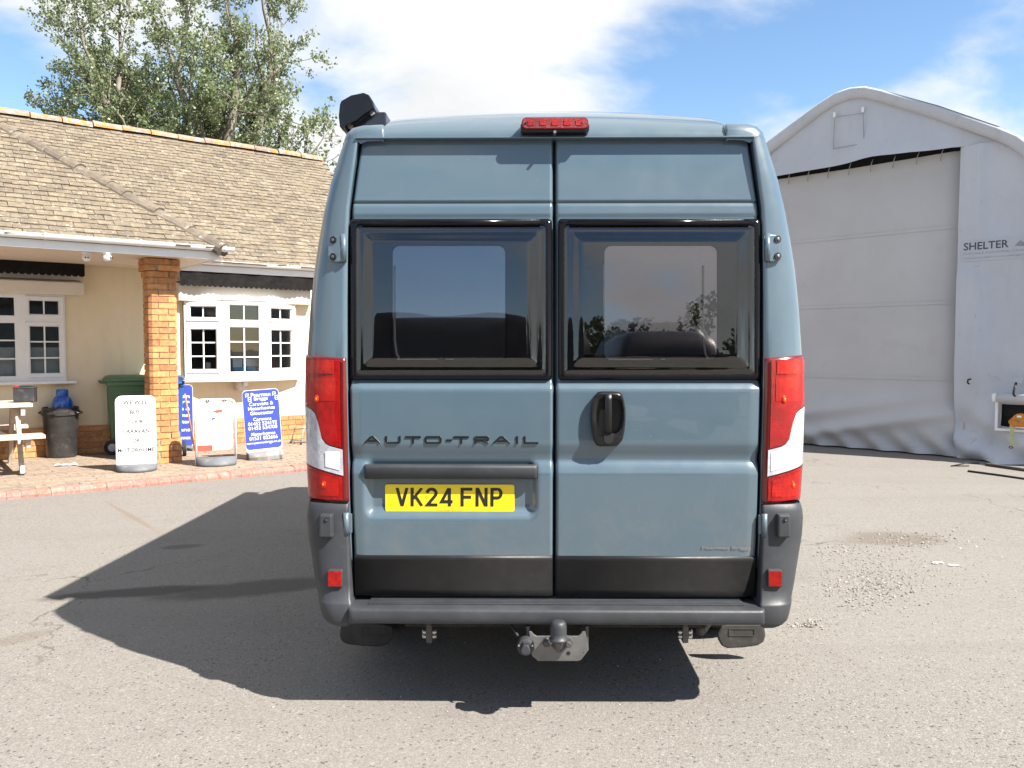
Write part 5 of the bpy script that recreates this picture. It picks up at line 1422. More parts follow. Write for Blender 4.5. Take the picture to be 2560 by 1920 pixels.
# ---- wheelie bins
def wheelie_bin(name, loc, rz, label, mat, lid, group):
    """local frame: wheels and handle at -x, width along y"""
    g = empty(name, loc, rz, label, 'wheelie bin', group)
    def ring(x0, x1, y0, z): return [(x0, -y0, z), (x1, -y0, z), (x1, y0, z), (x0, y0, z)]
    lv = [ring(-.30, .22, .215, .06), ring(-.31, .23, .22, .14), ring(-.34, .30, .265, .85), ring(-.345, .305, .27, .90), ring(-.36, .335, .29, .905), ring(-.36, .335, .29, .955)]
    v = [p for r_ in lv for p in r_]; f = [(0, 3, 2, 1)]
    for k in range(len(lv) - 1): f += [(4 * k + i, 4 * k + (i + 1) % 4, 4 * k + 4 + (i + 1) % 4, 4 * k + 4 + i) for i in range(4)]
    f.append((20, 21, 22, 23))
    obj('body', v, f, mat, g, bevel=.025, seg=3)
    lv = [ring(-.40, .35, .295, .957), ring(-.40, .352, .30, .985), ring(-.36, .30, .26, 1.025), ring(-.30, .22, .20, 1.04)]
    v = [p for r_ in lv for p in r_]; f = [(0, 3, 2, 1)]
    for k in range(3): f += [(4 * k + i, 4 * k + (i + 1) % 4, 4 * k + 4 + (i + 1) % 4, 4 * k + 4 + i) for i in range(4)]
    f.append((12, 13, 14, 15)); l_ = obj('lid', v, f, lid, g, bevel=.018, seg=3)
    for yy in (-.13, .13): box('lid_handle', .345, .375, yy - .05, yy + .05, .962, .985, lid, l_, bevel=.008)
    for yy in (-.16, .16): box('lid_notch', .12, .20, yy - .05, yy + .03, 1.022, 1.034, 'gap_black', l_)
    tube('handle_bar', [(-.43, -.25, .955), (-.43, .25, .955)], .016, mat, g, 10)
    for yy in (-.23, 0, .23): box('handle_arm', -.43, -.34, yy - .02, yy + .02, .935, .955, mat, g, bevel=.006)
    for yy in (-1, 1):
        v, f = lathe_vf([(.055, -.03), (.095, -.03), (.10, -.02), (.10, .02), (.095, .03), (.055, .03), (.05, .02)], 24); R = Matrix.Translation((-.31, yy * .27, .10)) @ Matrix.Rotation(math.radians(90 * -yy), 4, 'X')
        w_ = obj('wheel', [R @ Vector(p) for p in v], f, 'rubber', g, smooth=False)
        v, f = lathe_vf([(.056, -.012), (.056, .024), (.015, .033)], 18); obj('hub', [R @ Vector(p) for p in v], f, 'blind_grey', w_)
    tube('axle', [(-.31, -.27, .10), (-.31, .27, .10)], .011, 'steel_dark', g, 8)
    for yy in (-.14, .14): box('rib', -.352, -.34, yy - .012, yy + .012, .3, .88, mat, g)
    return g
p = at(313, 1132)
wheelie_bin('wheelie_bin', (p.x + .08, p.y + .16, PAVE), B_RZ + math.radians(-8), 'green wheelie bin standing between the office wall and the brick pillar', 'bin_green', 'bin_green', 'wheelie bins by the office')
p = at(463, 1140)
blue_bin = wheelie_bin('wheelie_bin', (p.x - .366, p.y + .186, PAVE), math.radians(112), 'blue wheelie bin mostly hidden behind the brick pillar', 'bin_blue', 'bin_lid_blue', 'wheelie bins by the office')
blue_bin.scale = (.9, .80, 1.0); blue_bin.location.x += .05
# ---- black dustbin with a gas bottle
p = at(137, 1146)
g = empty('dustbin', (p.x, p.y + .16, PAVE), 0, 'open black plastic dustbin holding a blue gas bottle', 'dustbin')
prof_ = [(.165, 0), (.175, .01), (.18, .05), (.205, .52), (.208, .54), (.222, .545), (.222, .60), (.214, .605), (.212, .64), (.205, .645), (.198, .63), (.195, .50), (.17, .03)]
v, f = lathe_vf(prof_, 36); f = f[:-2] + [f[-2]]; obj('body', v, f, 'bin_black', g, smooth=True).modifiers.new('split', 'EDGE_SPLIT').split_angle = math.radians(35)
v, f = lathe_vf([(.02, .028), (.172, .03)], 24); obj('bottom', v, f, 'bin_black', g)
for sg in (-1, 1):
    tube('handle', [(sg * .215, -.05, .585), (sg * .25, -.05, .57), (sg * .255, 0, .565), (sg * .25, .05, .57), (sg * .215, .05, .585)], .012, 'bin_black', g, 8)
box('handle_plate', -.06, .06, -.231, -.21, .555, .60, 'bin_black', g, bevel=.008)
box('stand_block', -.09, .09, -.09, .09, .031, .089, 'bin_black', g)
g2 = empty('gas_bottle', (p.x + .025, p.y + .16, PAVE + .125), 0, 'glossy blue gas bottle standing inside the black dustbin', 'gas bottle')
v, f = lathe_vf([(.10, 0), (.125, .01), (.128, .05), (.128, .48), (.124, .56), (.112, .61), (.090, .645), (.062, .662), (.045, .668)], 32); obj('cylinder', v, f, 'gas_blue', g2, smooth=True)
v, f = lathe_vf([(.070, .640), (.071, .67), (.072, .735), (.067, .742), (.063, .73), (.060, .65)], 28); f = f[:-2]; obj('collar', v, f, 'gas_blue', g2, smooth=True)
v, f = lathe_vf([(.022, .665), (.022, .72), (.012, .735)], 14); obj('valve', v, f, 'bolt_metal', g2)
# ---- picnic table
fA = at(77, 1186); fB = at(36, 1160)
ts = (fA - B_A).dot(B_U); tqA = (fA - B_A).dot(B_N); tqB = (fB - B_A).dot(B_N)
tq = tqA - .60
tb = empty('picnic_table', BW(ts - .30, tq, PAVE), B_RZ, 'weathered pale timber picnic table carrying a black battery', 'picnic table')
# local: x along the table, y towards the wall
for k, yy in enumerate((-.33, -.165, 0, .165, .33)):
    mbk = MB(); v, f = box_vf(-1.6, .36, yy - .075, yy + .075, .735, .775); o = obj('tabletop_plank', v, f, 'wood', tb, bevel=.004)
for yy in (-.72, .72):
    for d_ in (-.075, .075): box('seat_plank', -1.6, .42, yy + d_ - .07, yy + d_ + .07, .415, .455, 'wood', tb, bevel=.004)
for xx in (.22, -1.35):
    for sg in (-1, 1):
        v, f = bar_vf((xx, sg * .60, 0), (xx, sg * .20, .735), .045, .095, (0, 1, .5)); obj('leg', v, f, 'wood', tb, bevel=.004)
    box('seat_bearer', xx + .024, xx + .066, -.80, .80, .32, .413, 'wood', tb, bevel=.004)
    box('top_bearer', xx + .024, xx + .066, -.38, .38, .64, .733, 'wood', tb, bevel=.004)
for sg in (1,):
    v, f = bar_vf((.16, 0, .36), (-.45, 0, .72), .045, .07); obj('brace', v, f, 'wood', tb, bevel=.004)
# ---- battery
dq = BW(ts - .30, tq, PAVE)
p = on_plane(56, 1006, (0, 0, PAVE + .776), (0, 0, 1))
bt = empty('battery', (p.x, p.y + .06, PAVE + .776), math.radians(18), 'dusty black car battery on the end of the picnic table', 'battery')
box('case', -.105, .105, -.085, .085, 0, .155, 'battery_case', bt, bevel=.006)
box('cover', -.11, .11, -.09, .09, .155, .176, 'battery_case', bt, bevel=.008)
box('carry_strap', -.05, .09, -.04, .05, .176, .192, 'battery_case', bt, bevel=.008)
box('terminal_cap', -.095, -.055, -.075, -.035, .176, .196, 'red_cap', bt, bevel=.006)
for k in range(9): box('rib', -.09 + .02 * k, -.083 + .02 * k, -.088, -.0845, .01, .03, 'battery_case', bt)
disc_y('filler_plug', -.02, -.0915, -.08, .166, .007, 'gap_black', bt, 10)
# ---- step stool
p1 = at(753, 1112); p2 = at(721, 1105)
st = empty('step_stool', (p1.x + .02, p1.y + .19, PAVE), math.radians(20), 'small folding metal step stool by the brick plinth', 'step stool')
for xx in (-.05, .28):
    tube('front_leg', [(xx - .035 if xx < 0 else xx + .03, -.17, 0), (xx, -.12, .20), (xx + (.02 if xx < 0 else -.02), -.11, .222)], .011, 'alu', st, 10)
    tube('rear_leg', [(xx - .16, .06, 0), (xx - .11, .02, .20), (xx - .105, .02, .225)], .011, 'alu', st, 10)
    tube('handle_post', [(xx + .05, .04, .225), (xx + .115, .12, .40), (xx + .13, .13, .41)], .009, 'alu', st, 10)
tube('handle_bar', [(.165, .12, .40), (.40, .13, .41)], .010, 'alu', st, 10)
tube('front_rail', [(-.03, -.11, .222), (.26, -.11, .222)], .011, 'alu', st, 10)
obj('tread', [(-.17, .0, .225), (-.03, -.11, .225), (.30, -.11, .225), (.32, .06, .225), (-.17, .0, .245), (-.03, -.11, .245), (.30, -.11, .245), (.32, .06, .245)], BOXF, 'alu', st, bevel=.004)
tube('spreader', [(-.19, .04, .05), (-.06, -.14, .05)], .006, 'alu', st, 8)
for x_, y_ in ((-.085, -.17), (-.21, .06)): v, f = lathe_vf([(.015, 0), (.015, .03)], 12, x_, y_); obj('foot', v, f, 'rubber', st)
# ---- broom stick leaning by the blue bin
pa = at(487, 1127); pb = BW(S(462, 985, .9)[0], .9, S(462, 985, .9)[1])
setp(tube('broom_handle', [(pa.x, pa.y, PAVE), (pb.x, pb.y, pb.z)], .011, 'stick_orange', None, 10), 'orange wooden broom handle leaning towards the blue wheelie bin', 'broom handle')
# ---- litter
def scrap(name, px, py, w, h, rz, label, mat='paper', z=PAVE, seed=1):
    rr = random.Random(seed); p = ground_at(px, py, z); P = []
    for i in range(8):
        P.append([((i / 7 - .5) * w, (j / 4 - .5) * h * (.6 + .4 * math.sin(i)), .004 + (abs(rr.gauss(0, .010)) + .012 * math.sin(i * 1.3) ** 2) * min(1, w / .2)) for j in range(5)])
    o = grid(name, P, mat, None, smooth=False, loc=(p.x, p.y, z + .002), rot=(0, 0, rz)); o.modifiers.new('thick', 'SOLIDIFY').thickness = .002
    return setp(o, label, 'litter')
scrap('paper_scrap', 165, 1165, .24, .07, .25, 'crumpled pale paper lying on the paving before the dustbin', seed=3)
scrap('paper_scrap', 184, 1137, .07, .05, 1.2, 'small paper scrap tucked beside the black dustbin', seed=5)
scrap('paper_scrap', 2344, 1410, .075, .03, .1, 'torn white plastic scrap on the yard beside the loose stones', 'litter_white', 0.0, 8)
scrap('paper_scrap', 2385, 1416, .07, .02, -.2, 'thin white sliver lying on the yard past the torn scrap', 'litter_white', 0.0, 9)
# ---- things on show inside the bow window
def shelf_item(name, px0, px1, py0, py1, q, mat, label, cat, depth=.03):
    s0, z1 = S(px0, py0, q); s1, z0 = S(px1, py1, q)
    o = box(name, s0, s1, -q, -q + depth, z0, z1, mat, None, bevel=.003, loc=B_A, rot=(0, 0, B_RZ)); return setp(o, label, cat)
shelf_item('leaflet_card', 515, 527, 906, 926, .0, 'leaflet_white', 'small white card behind the lower corner pane of the bow window', 'card', .006)
gq_ = shelf_item('leaflet_holder', 582, 606, 897, 926, .06, 'leaflet_white', 'white leaflet holder in the middle of the bow window', 'leaflet holder')
shelf_item('leaflet_pile', 612, 646, 898, 916, .06, 'leaflet_white', 'pale blue and white brochures leaning in the bow window', 'brochures')
shelf_item('brochure', 584, 640, 918, 929, .085, 'leaflet_blue', 'blue brochure lying along the bow window sill', 'brochure', .02)
fl_s, fl_z = S(690, 914, .02)
gfl = empty('potted_flower', BW(fl_s, -.02, fl_z - .10), 0, 'red flowers with green leaves behind the end casement of the bow window', 'flowers')
rr = random.Random(4); mbf = MB(); mbl = MB()
for k in range(26):
    M = Matrix.Translation((rr.uniform(-.10, .10), rr.uniform(-.03, .03), .10 + rr.uniform(-.03, .05))) @ Matrix.Rotation(rr.uniform(0, 6), 4, 'X') @ Matrix.Rotation(rr.uniform(0, 6), 4, 'Z')
    mbf.add([(-.02, 0, 0), (0, -.012, 0), (.02, 0, 0), (0, .012, .004)], [(0, 1, 2, 3)], M)
    M = Matrix.Translation((rr.uniform(-.12, .14), rr.uniform(-.03, .03), .03 + rr.uniform(-.03, .05))) @ Matrix.Rotation(rr.uniform(0, 6), 4, 'X') @ Matrix.Rotation(rr.uniform(0, 6), 4, 'Z')
    mbl.add([(-.03, 0, 0), (0, -.012, 0), (.03, 0, 0), (0, .012, .004)], [(0, 1, 2, 3)], M)
mbf.build('blooms', 'flower_red', gfl, recalc=False); mbl.build('leaves', 'leaf_house', gfl, recalc=False)
v, f = lathe_vf([(.04, -.06), (.055, .02), (.05, .02)], 14); obj('pot', v, f, 'leaflet_white', gfl)

# ================================================================== the fabric shelter
H1 = ground_at(2004, 1111); H2 = ground_at(2398, 1146)
H_X = (H2 - H1).normalized(); H_Y = Vector((-H_X.y, H_X.x, 0))
H_O = H1 + H_X * .68
H_RZ = math.atan2(H_X.y, H_X.x)
def SH(px, py, yl=0.0):
    p = on_plane(px, py, H_O + H_Y * yl, H_Y) - H_O; return p.dot(H_X), p.z
shl = empty('fabric_shelter', H_O, H_RZ, 'grey fabric storage shelter with a rounded gable and rolled curtain door', 'shelter')
RP = [(0, 5.15), (.22, 5.12), (.45, 5.02), (1.2, 4.64), (1.9, 4.24), (2.13, 4.09), (2.32, 3.90), (2.45, 3.62), (2.52, 3.2), (2.75, 0)]
def roof_z(x): return lerp_tab(RP[:-2], abs(x))
def side_x(z): return lerp_tab([(0, 2.75), (3.2, 2.52), (3.62, 2.45), (3.92, 2.32), (4.13, 2.13)], z)
def wob(x, z, k=1.0):
    return k * (.020 * math.sin(1.7 * x + .8 * z + 1) + .012 * math.sin(3.9 * x - 1.3 * z + .4) + .008 * math.sin(6.5 * x + 2.1 * z))
full = [(-x, z) for x, z in RP[::-1]] + RP[1:]
# roof skin
P = []
for y in (-.10, 0, 1.5, 3, 4.5, 6, 7.5): P.append([(x, y + .02 * math.sin(9 * x), z + .012 * math.sin(y * 2.1 + x)) for x, z in full])
grid('roof_cover', P, 'shelter_pvc', shl, smooth=True)
# front edge band
def inset(d):
    out = []
    for x, z in full:
        if z < .01: out.append((x - math.copysign(d, x), z)); continue
        n = Vector((x * .55, z - 3.0)).normalized(); out.append((x - n.x * d, z - n.y * d))
    return out
fi = inset(.15); fo = [(x * 1.004, z + .006) for x, z in full]
P = [[(p[0], -.02, p[1]) for p in fo], [(p[0], -.115 + .006 * math.sin(i * 1.7), p[1] - .004) for i, p in enumerate(fo)], [(p[0], -.130 + .008 * math.sin(i * 2.3), p[1]) for i, p in enumerate(inset(.03))], [(p[0], -.105 + .010 * math.sin(i * 2.9), p[1]) for i, p in enumerate(inset(.10))], [(p[0], -.085, p[1]) for p in fi], [(p[0], -.03, p[1]) for p in fi]]
grid('edge_band', P, 'shelter_pvc', shl)
DZ = 4.08; DX = 1.47
# gable above the door
P = []
for j in range(13):
    k = j / 12; r_ = []
    for i in range(41):
        x = -2.45 + 4.9 * i / 40; zt_ = roof_z(x) - .03; z0 = DZ if abs(x) < DX + .3 else DZ - .0
        z = min(z0, zt_ - .01) + (zt_ - min(z0, zt_ - .01)) * k
        fold = .10 * math.exp(-((x - .35) / .28) ** 2) * (1 - k) ** 3 + .05 * math.exp(-((x - .85) / .16) ** 2) * (1 - k) ** 4
        r_.append((x, -.035 + wob(x, z, .6) - fold - .05 * (1 - k) ** 2 * (abs(x) < DX), z + .03 * math.exp(-((x - .45) / .5) ** 2) * (1 - k) ** 3))
    P.append(r_)
grid('gable_panel', P, 'shelter_pvc', shl)
# side panels left and right of the door
BZ1_ = SH(2404, 603, -.05)[1]; BZ0_ = SH(2404, 655, -.05)[1]
wx0, wz1 = SH(2505, 1004); wz0 = SH(2505, 1068)[1]; wx1 = wx0 + .62
for s in (-1, 1):
    P = []; NZ = 60; NXs = 44
    for j in range(NZ + 1):
        z = DZ * j / NZ; xo = side_x(z) - .02; r_ = []
        for i in range(NXs + 1):
            x = DX - .02 + (xo - DX + .02) * i / NXs
            lowk = sstep(1.0, .1, z)
            fold = .075 * lowk * math.sin(7 * x + 9 * z + 2.2 * math.sin(3 * z)) + .045 * lowk * math.sin(13 * x - 6 * z) + .035 * sstep(1.9, .8, z) * math.sin(4.0 * (x - z * .8))
            vert = .03 * math.exp(-((x - DX - .22) / .07) ** 2) * sstep(.8, 1.6, z) + .018 * math.sin(x * 9) * sstep(1, 2, z)
            bm_ = sstep(BZ0_ - .25, BZ0_ - .03, z) * sstep(BZ1_ + .25, BZ1_ + .03, z) if s > 0 else 0.0
            r_.append((s * x, -.035 + wob(x * 1.3, z, .9) * (1 - bm_) - fold - vert * (1 - bm_) - .10 * sstep(.35, 0, z) * (x - DX), max(.004, z + .02 * lowk * math.sin(11 * x))))
        P.append(r_)
    v, f = grid_vf(P)
    if s > 0:
        ff = []
        for q in f:
            c = sum((Vector(v[i]) for i in q), Vector()) / 4
            if wx0 < c.x < wx1 and wz0 < c.z < wz1: continue
            ff.append(q)
        f = ff
    obj('side_panel', v, f, 'shelter_pvc', shl, smooth=True)
# curtain door
P = []
for j in range(71):
    z = .02 + (DZ - .02) * j / 70; r_ = []
    for i in range(61):
        x = -1.56 + 3.10 * i / 60
        low = sstep(1.05, .12, z); d1 = z - (.30 + .22 * x); d2 = z - (.62 + .18 * x)
        fold = .11 * low * math.exp(-(d1 / .08) ** 2) + .12 * low * math.exp(-(d2 / .10) ** 2) + .05 * low * math.sin(14 * x + 16 * z) * sstep(.4, .1, z)
        sag = .045 * math.sin(math.pi * (i / 60)) * sstep(3.7, 4.08, z)
        y = .10 + .10 * (x / 1.5) ** 2 * 0 - .10 * sstep(1.0, .3, z) - fold + wob(x, z, .35) + .01 * math.sin(.8 * x) + .05 * sstep(1.25, 1.52, x)
        r_.append((x, y, z - sag * .4 - .008 * sstep(3.5, 4.08, z)))
    P.append(r_)
cur = grid('curtain_door', P, 'curtain_pvc', shl)
P = []
for j in range(3):
    P.append([(-1.5 + 3.0 * i / 30, -.0015 + P_y, .98 + .085 * j - .06 * (i / 30)) for i, P_y in ((i, .10 - .10 * sstep(1.0, .3, .98) - .012) for i in range(31))])
for k in range(9):
    x = -1.3 + .31 * k
    tube('lacing', [(x, .06, DZ - .12), (x + .03, .02, DZ - .02), (x + .06, .0, DZ + .03)], .006, 'pipe_grey', shl, 6)
box('track_beam', -1.6, 1.6, .16, .22, DZ - .10, DZ + .10, 'gap_black', shl)
# rear and inner darkness
obj('rear_wall', [(x, 7.4, z) for x, z in full], [tuple(range(len(full)))], 'shelter_pvc', shl)
for zz in (1.02, 2.05, 3.05):
    P = [[(-1.5 + 3.0 * i / 40, .10 - .10 * sstep(1.0, .3, zz) + wob(-1.5 + 3.0 * i / 40, zz, .35) + .01 * math.sin(.8 * (-1.5 + 3.0 * i / 40)) + .05 * sstep(1.25, 1.52, -1.5 + 3.0 * i / 40) - .007, zz + dz) for i in range(41)] for dz in (0, .045)]
    grid('weld_seam', P, 'curtain_pvc', cur)
# vent flap on the gable
q = [(2087, 292), (2158, 283), (2160, 358), (2083, 372)]
pts = [SH(a, b_, -.09) for a, b_ in q]
for (a, b_) in zip(pts, pts[1:] + pts[:1]):
    v, f = bar_vf((a[0], -.090, a[1]), (b_[0], -.090, b_[1]), .006, .006, (0, 1, 0)); obj('flap_seam', v, f, 'shelter_ink_pale', shl)
for a, b_ in ((2086, 287), (2157, 274)):
    x, z = SH(a, b_, -.09); box('flap_tab', x - .018, x + .018, -.095, -.088, z - .035, z + .035, 'sign_white', shl)
# printed banner
ba = SH(2404, 603, -.04); bb = SH(2404, 655, -.04); bx1 = ba[0] + 1.02
ban = box('banner', ba[0], bx1, -.041, -.036, bb[1], ba[1], 'shelter_print', shl)
def bt4(px0, px1, py0, py1):
    a = SH(px0, py1, -.04); b_ = SH(px1, py0, -.04); return (a[0], b_[0], a[1] , b_[1])
x0, _, _, _ = bt4(2409, 2522, 604, 626)
s1 = SH(2409, 627, -.04); s2 = SH(2409, 608, -.04); s3 = SH(2522, 615, -.04)
text_obj('lettering', 'SHELTER', 'shelter_ink', ban, (s1[0], s3[0], s1[1], s2[1]), -.0416, 0, .02)
t1 = SH(2409, 638, -.04); t2 = SH(2409, 633, -.04)
text_obj('lettering', 'PORTABLE INDUSTRIAL CANOPY SYSTEMS', 'shelter_ink_pale', ban, (s1[0], s1[0] + .98, t1[1], t2[1]), -.0416, 0, .01)
t1 = SH(2409, 650, -.04); t2 = SH(2409, 645, -.04)
text_obj('lettering', 'WWW.SHELTERIT.CO.UK | INFO@SHELTERIT.CO.UK', 'shelter_ink_pale', ban, (s1[0], s1[0] + .98, t1[1], t2[1]), -.0416, 0, .01)
tri = [SH(2536, 615, -.04), SH(2551, 600, -.04), SH(2575, 615, -.04)]
prism('emblem', tri, -.0418, -.041, 'shelter_ink_pale', ban)
# side window with its frame, rolled flap and winch
fr = .035
v, f = ring_vf([(wx0 - fr, wz0 - fr), (wx1 + fr, wz0 - fr), (wx1 + fr, wz1 + fr), (wx0 - fr, wz1 + fr)], [(wx0, wz0), (wx1, wz0), (wx1, wz1), (wx0, wz1)], -.16, -.04)
obj('hatch_frame', v, f, 'sign_white', shl, bevel=.006)
box('hatch_void', wx0 - .02, wx1 + .02, .02, .30, wz0 - .02, wz1 + .02, 'gap_black', shl)
r0 = SH(2487, 994, -.2); r1x = wx1 + .3
tube('rolled_flap', [(r0[0], -.20, r0[1]), (r1x, -.20, r0[1] + .02)], .055, 'shelter_pvc', shl, 16)
tube('flap_pole', [(r0[0] - .02, -.20, r0[1]), (r0[0] + .02, -.20, r0[1])], .056, 'sign_white', shl, 16)
x, z = SH(2540, 975, -.2); tube('flap_strap', [(x, -.20, z + .09), (x, -.26, z + .03), (x - .01, -.265, z - .05), (x + .01, -.22, z - .10)], .014, 'cable_black', shl, 8)
box('strap_patch', x - .05, x + .05, -.12, -.09, z + .08, z + .15, 'shelter_print', shl, bevel=.005)
x, z = SH(2424, 953, -.1)
setp(tube('tie_loop', [(x + .02, -.11, z + .03), (x - .01, -.13, z + .02), (x - .015, -.13, z - .02), (x, -.11, z - .035)], .011, 'cable_black', shl, 8))
# orange hand winch at the hatch
wx, wz = SH(2545, 1052, -.22)
win = empty('hand_winch', H_O + H_X * wx + H_Y * -.22, H_RZ, 'orange hand winch with a pale strap hanging in the shelter hatch', 'winch')
win.location.z = wz
disc_y('drum', .03, -.05, .05, .01, .085, 'winch_orange', win, 26, bevel=.012)
prism('housing', [(-.10, -.03), (-.095, .0), (-.02, .08), (.05, .07), (.07, -.05), (-.05, -.08)], -.035, .035, 'winch_orange', win, bevel=.012)
disc_y('gear', -.03, -.062, .05, -.03, .045, 'winch_orange', win, 20, bevel=.006)
disc_y('hub', .01, -.066, .05, .0, .012, 'steel', win, 10)
box('data_plate', .0, .05, -.053, -.049, .045, .07, 'sign_white', win)
box('mount', -.06, .08, -.03, .14, -.09, -.07, 'sign_white', win, bevel=.004)
v, f = bar_vf((-.055, -.05, -.05), (-.035, -.055, -.31), .006, .045, (1, 0, 0)); obj('strap', v, f, 'strap_green', win)
v, f = ring_vf([(-.055 + .024 * math.cos(2 * math.pi * k / 14), -.33 + .016 * math.sin(2 * math.pi * k / 14)) for k in range(14)], [(-.055 + .014 * math.cos(2 * math.pi * k / 14), -.33 + .008 * math.sin(2 * math.pi * k / 14)) for k in range(14)], -.06, -.05)
obj('strap_ring', v, f, 'cable_black', win)
# dark bars lying at the foot of the shelter
a = ground_at(2400, 1163); b_ = ground_at(2600, 1200)
v, f = bar_vf((a.x + .3, a.y - .05, .02), (b_.x + .5, b_.y, .02), .05, .03); setp(obj('timber_batten', v, f, 'bark_dark', None, bevel=.004), 'dark timber batten lying along the foot of the shelter', 'timber')
a = ground_at(2420, 1180); b_ = ground_at(2600, 1205)
setp(tube('black_hose', [(a.x, a.y, .012), ((a.x + b_.x) / 2, (a.y + b_.y) / 2 + .03, .012), (b_.x, b_.y, .012)], .012, 'cable_black', None, 8), 'thin black hose lying on the yard in front of the shelter', 'hose')
a = ground_at(2378, 1167); b_ = ground_at(2412, 1160); c_ = ground_at(2420, 1166)
setp(tube('rope', [(b_.x + .2, b_.y + .03, .01), (b_.x, b_.y, .01), (a.x, a.y, .01), (c_.x, c_.y - .02, .01)], .007, 'cable_black', None, 6), 'looped black rope on the ground by the curtain door', 'rope')

# loose stones in the worn patch of the yard
mb = MB(); rr = random.Random(11)
ico = [(0, 0, 1), (.9, 0, .2), (.2, .85, .25), (-.75, .5, .1), (-.7, -.5, .2), (.25, -.85, .15), (0, 0, -.6)]
icf = [(0, 1, 2), (0, 2, 3), (0, 3, 4), (0, 4, 5), (0, 5, 1), (6, 2, 1), (6, 3, 2), (6, 4, 3), (6, 5, 4), (6, 1, 5)]
def stones(n, pxc, pyc, sx_, sy_, smin, smax):
    for _ in range(n):
        px = rr.gauss(pxc, sx_); py = rr.gauss(pyc, sy_)
        if py < 1180: continue
        p = ground_at(px, py); s_ = rr.uniform(smin, smax) * rr.uniform(.6, 1.2)
        M = Matrix.Translation((p.x, p.y, s_ * .25)) @ Matrix.Rotation(rr.uniform(0, 6.28), 4, 'Z') @ Matrix.Rotation(rr.gauss(0, .5), 4, 'X') @ Matrix.Diagonal((s_, s_ * rr.uniform(.6, 1), s_ * rr.uniform(.4, .8), 1))
        mb.add(ico, icf, M)
stones(700, 2190, 1440, 75, 34, .004, .010); stones(400, 2170, 1475, 60, 20, .004, .011); stones(260, 2300, 1350, 60, 14, .005, .013); stones(200, 2110, 1375, 45, 14, .005, .011)
stones(500, 2200, 1420, 160, 80, .003, .008); stones(700, 1280, 1640, 900, 120, .0025, .006); stones(40, 2020, 1562, 30, 8, .006, .012)
setp(mb.build('loose_stones', 'stone', None, recalc=False), 'scatter of loose pale stones on the worn yard surface', 'stones', kind='stuff')

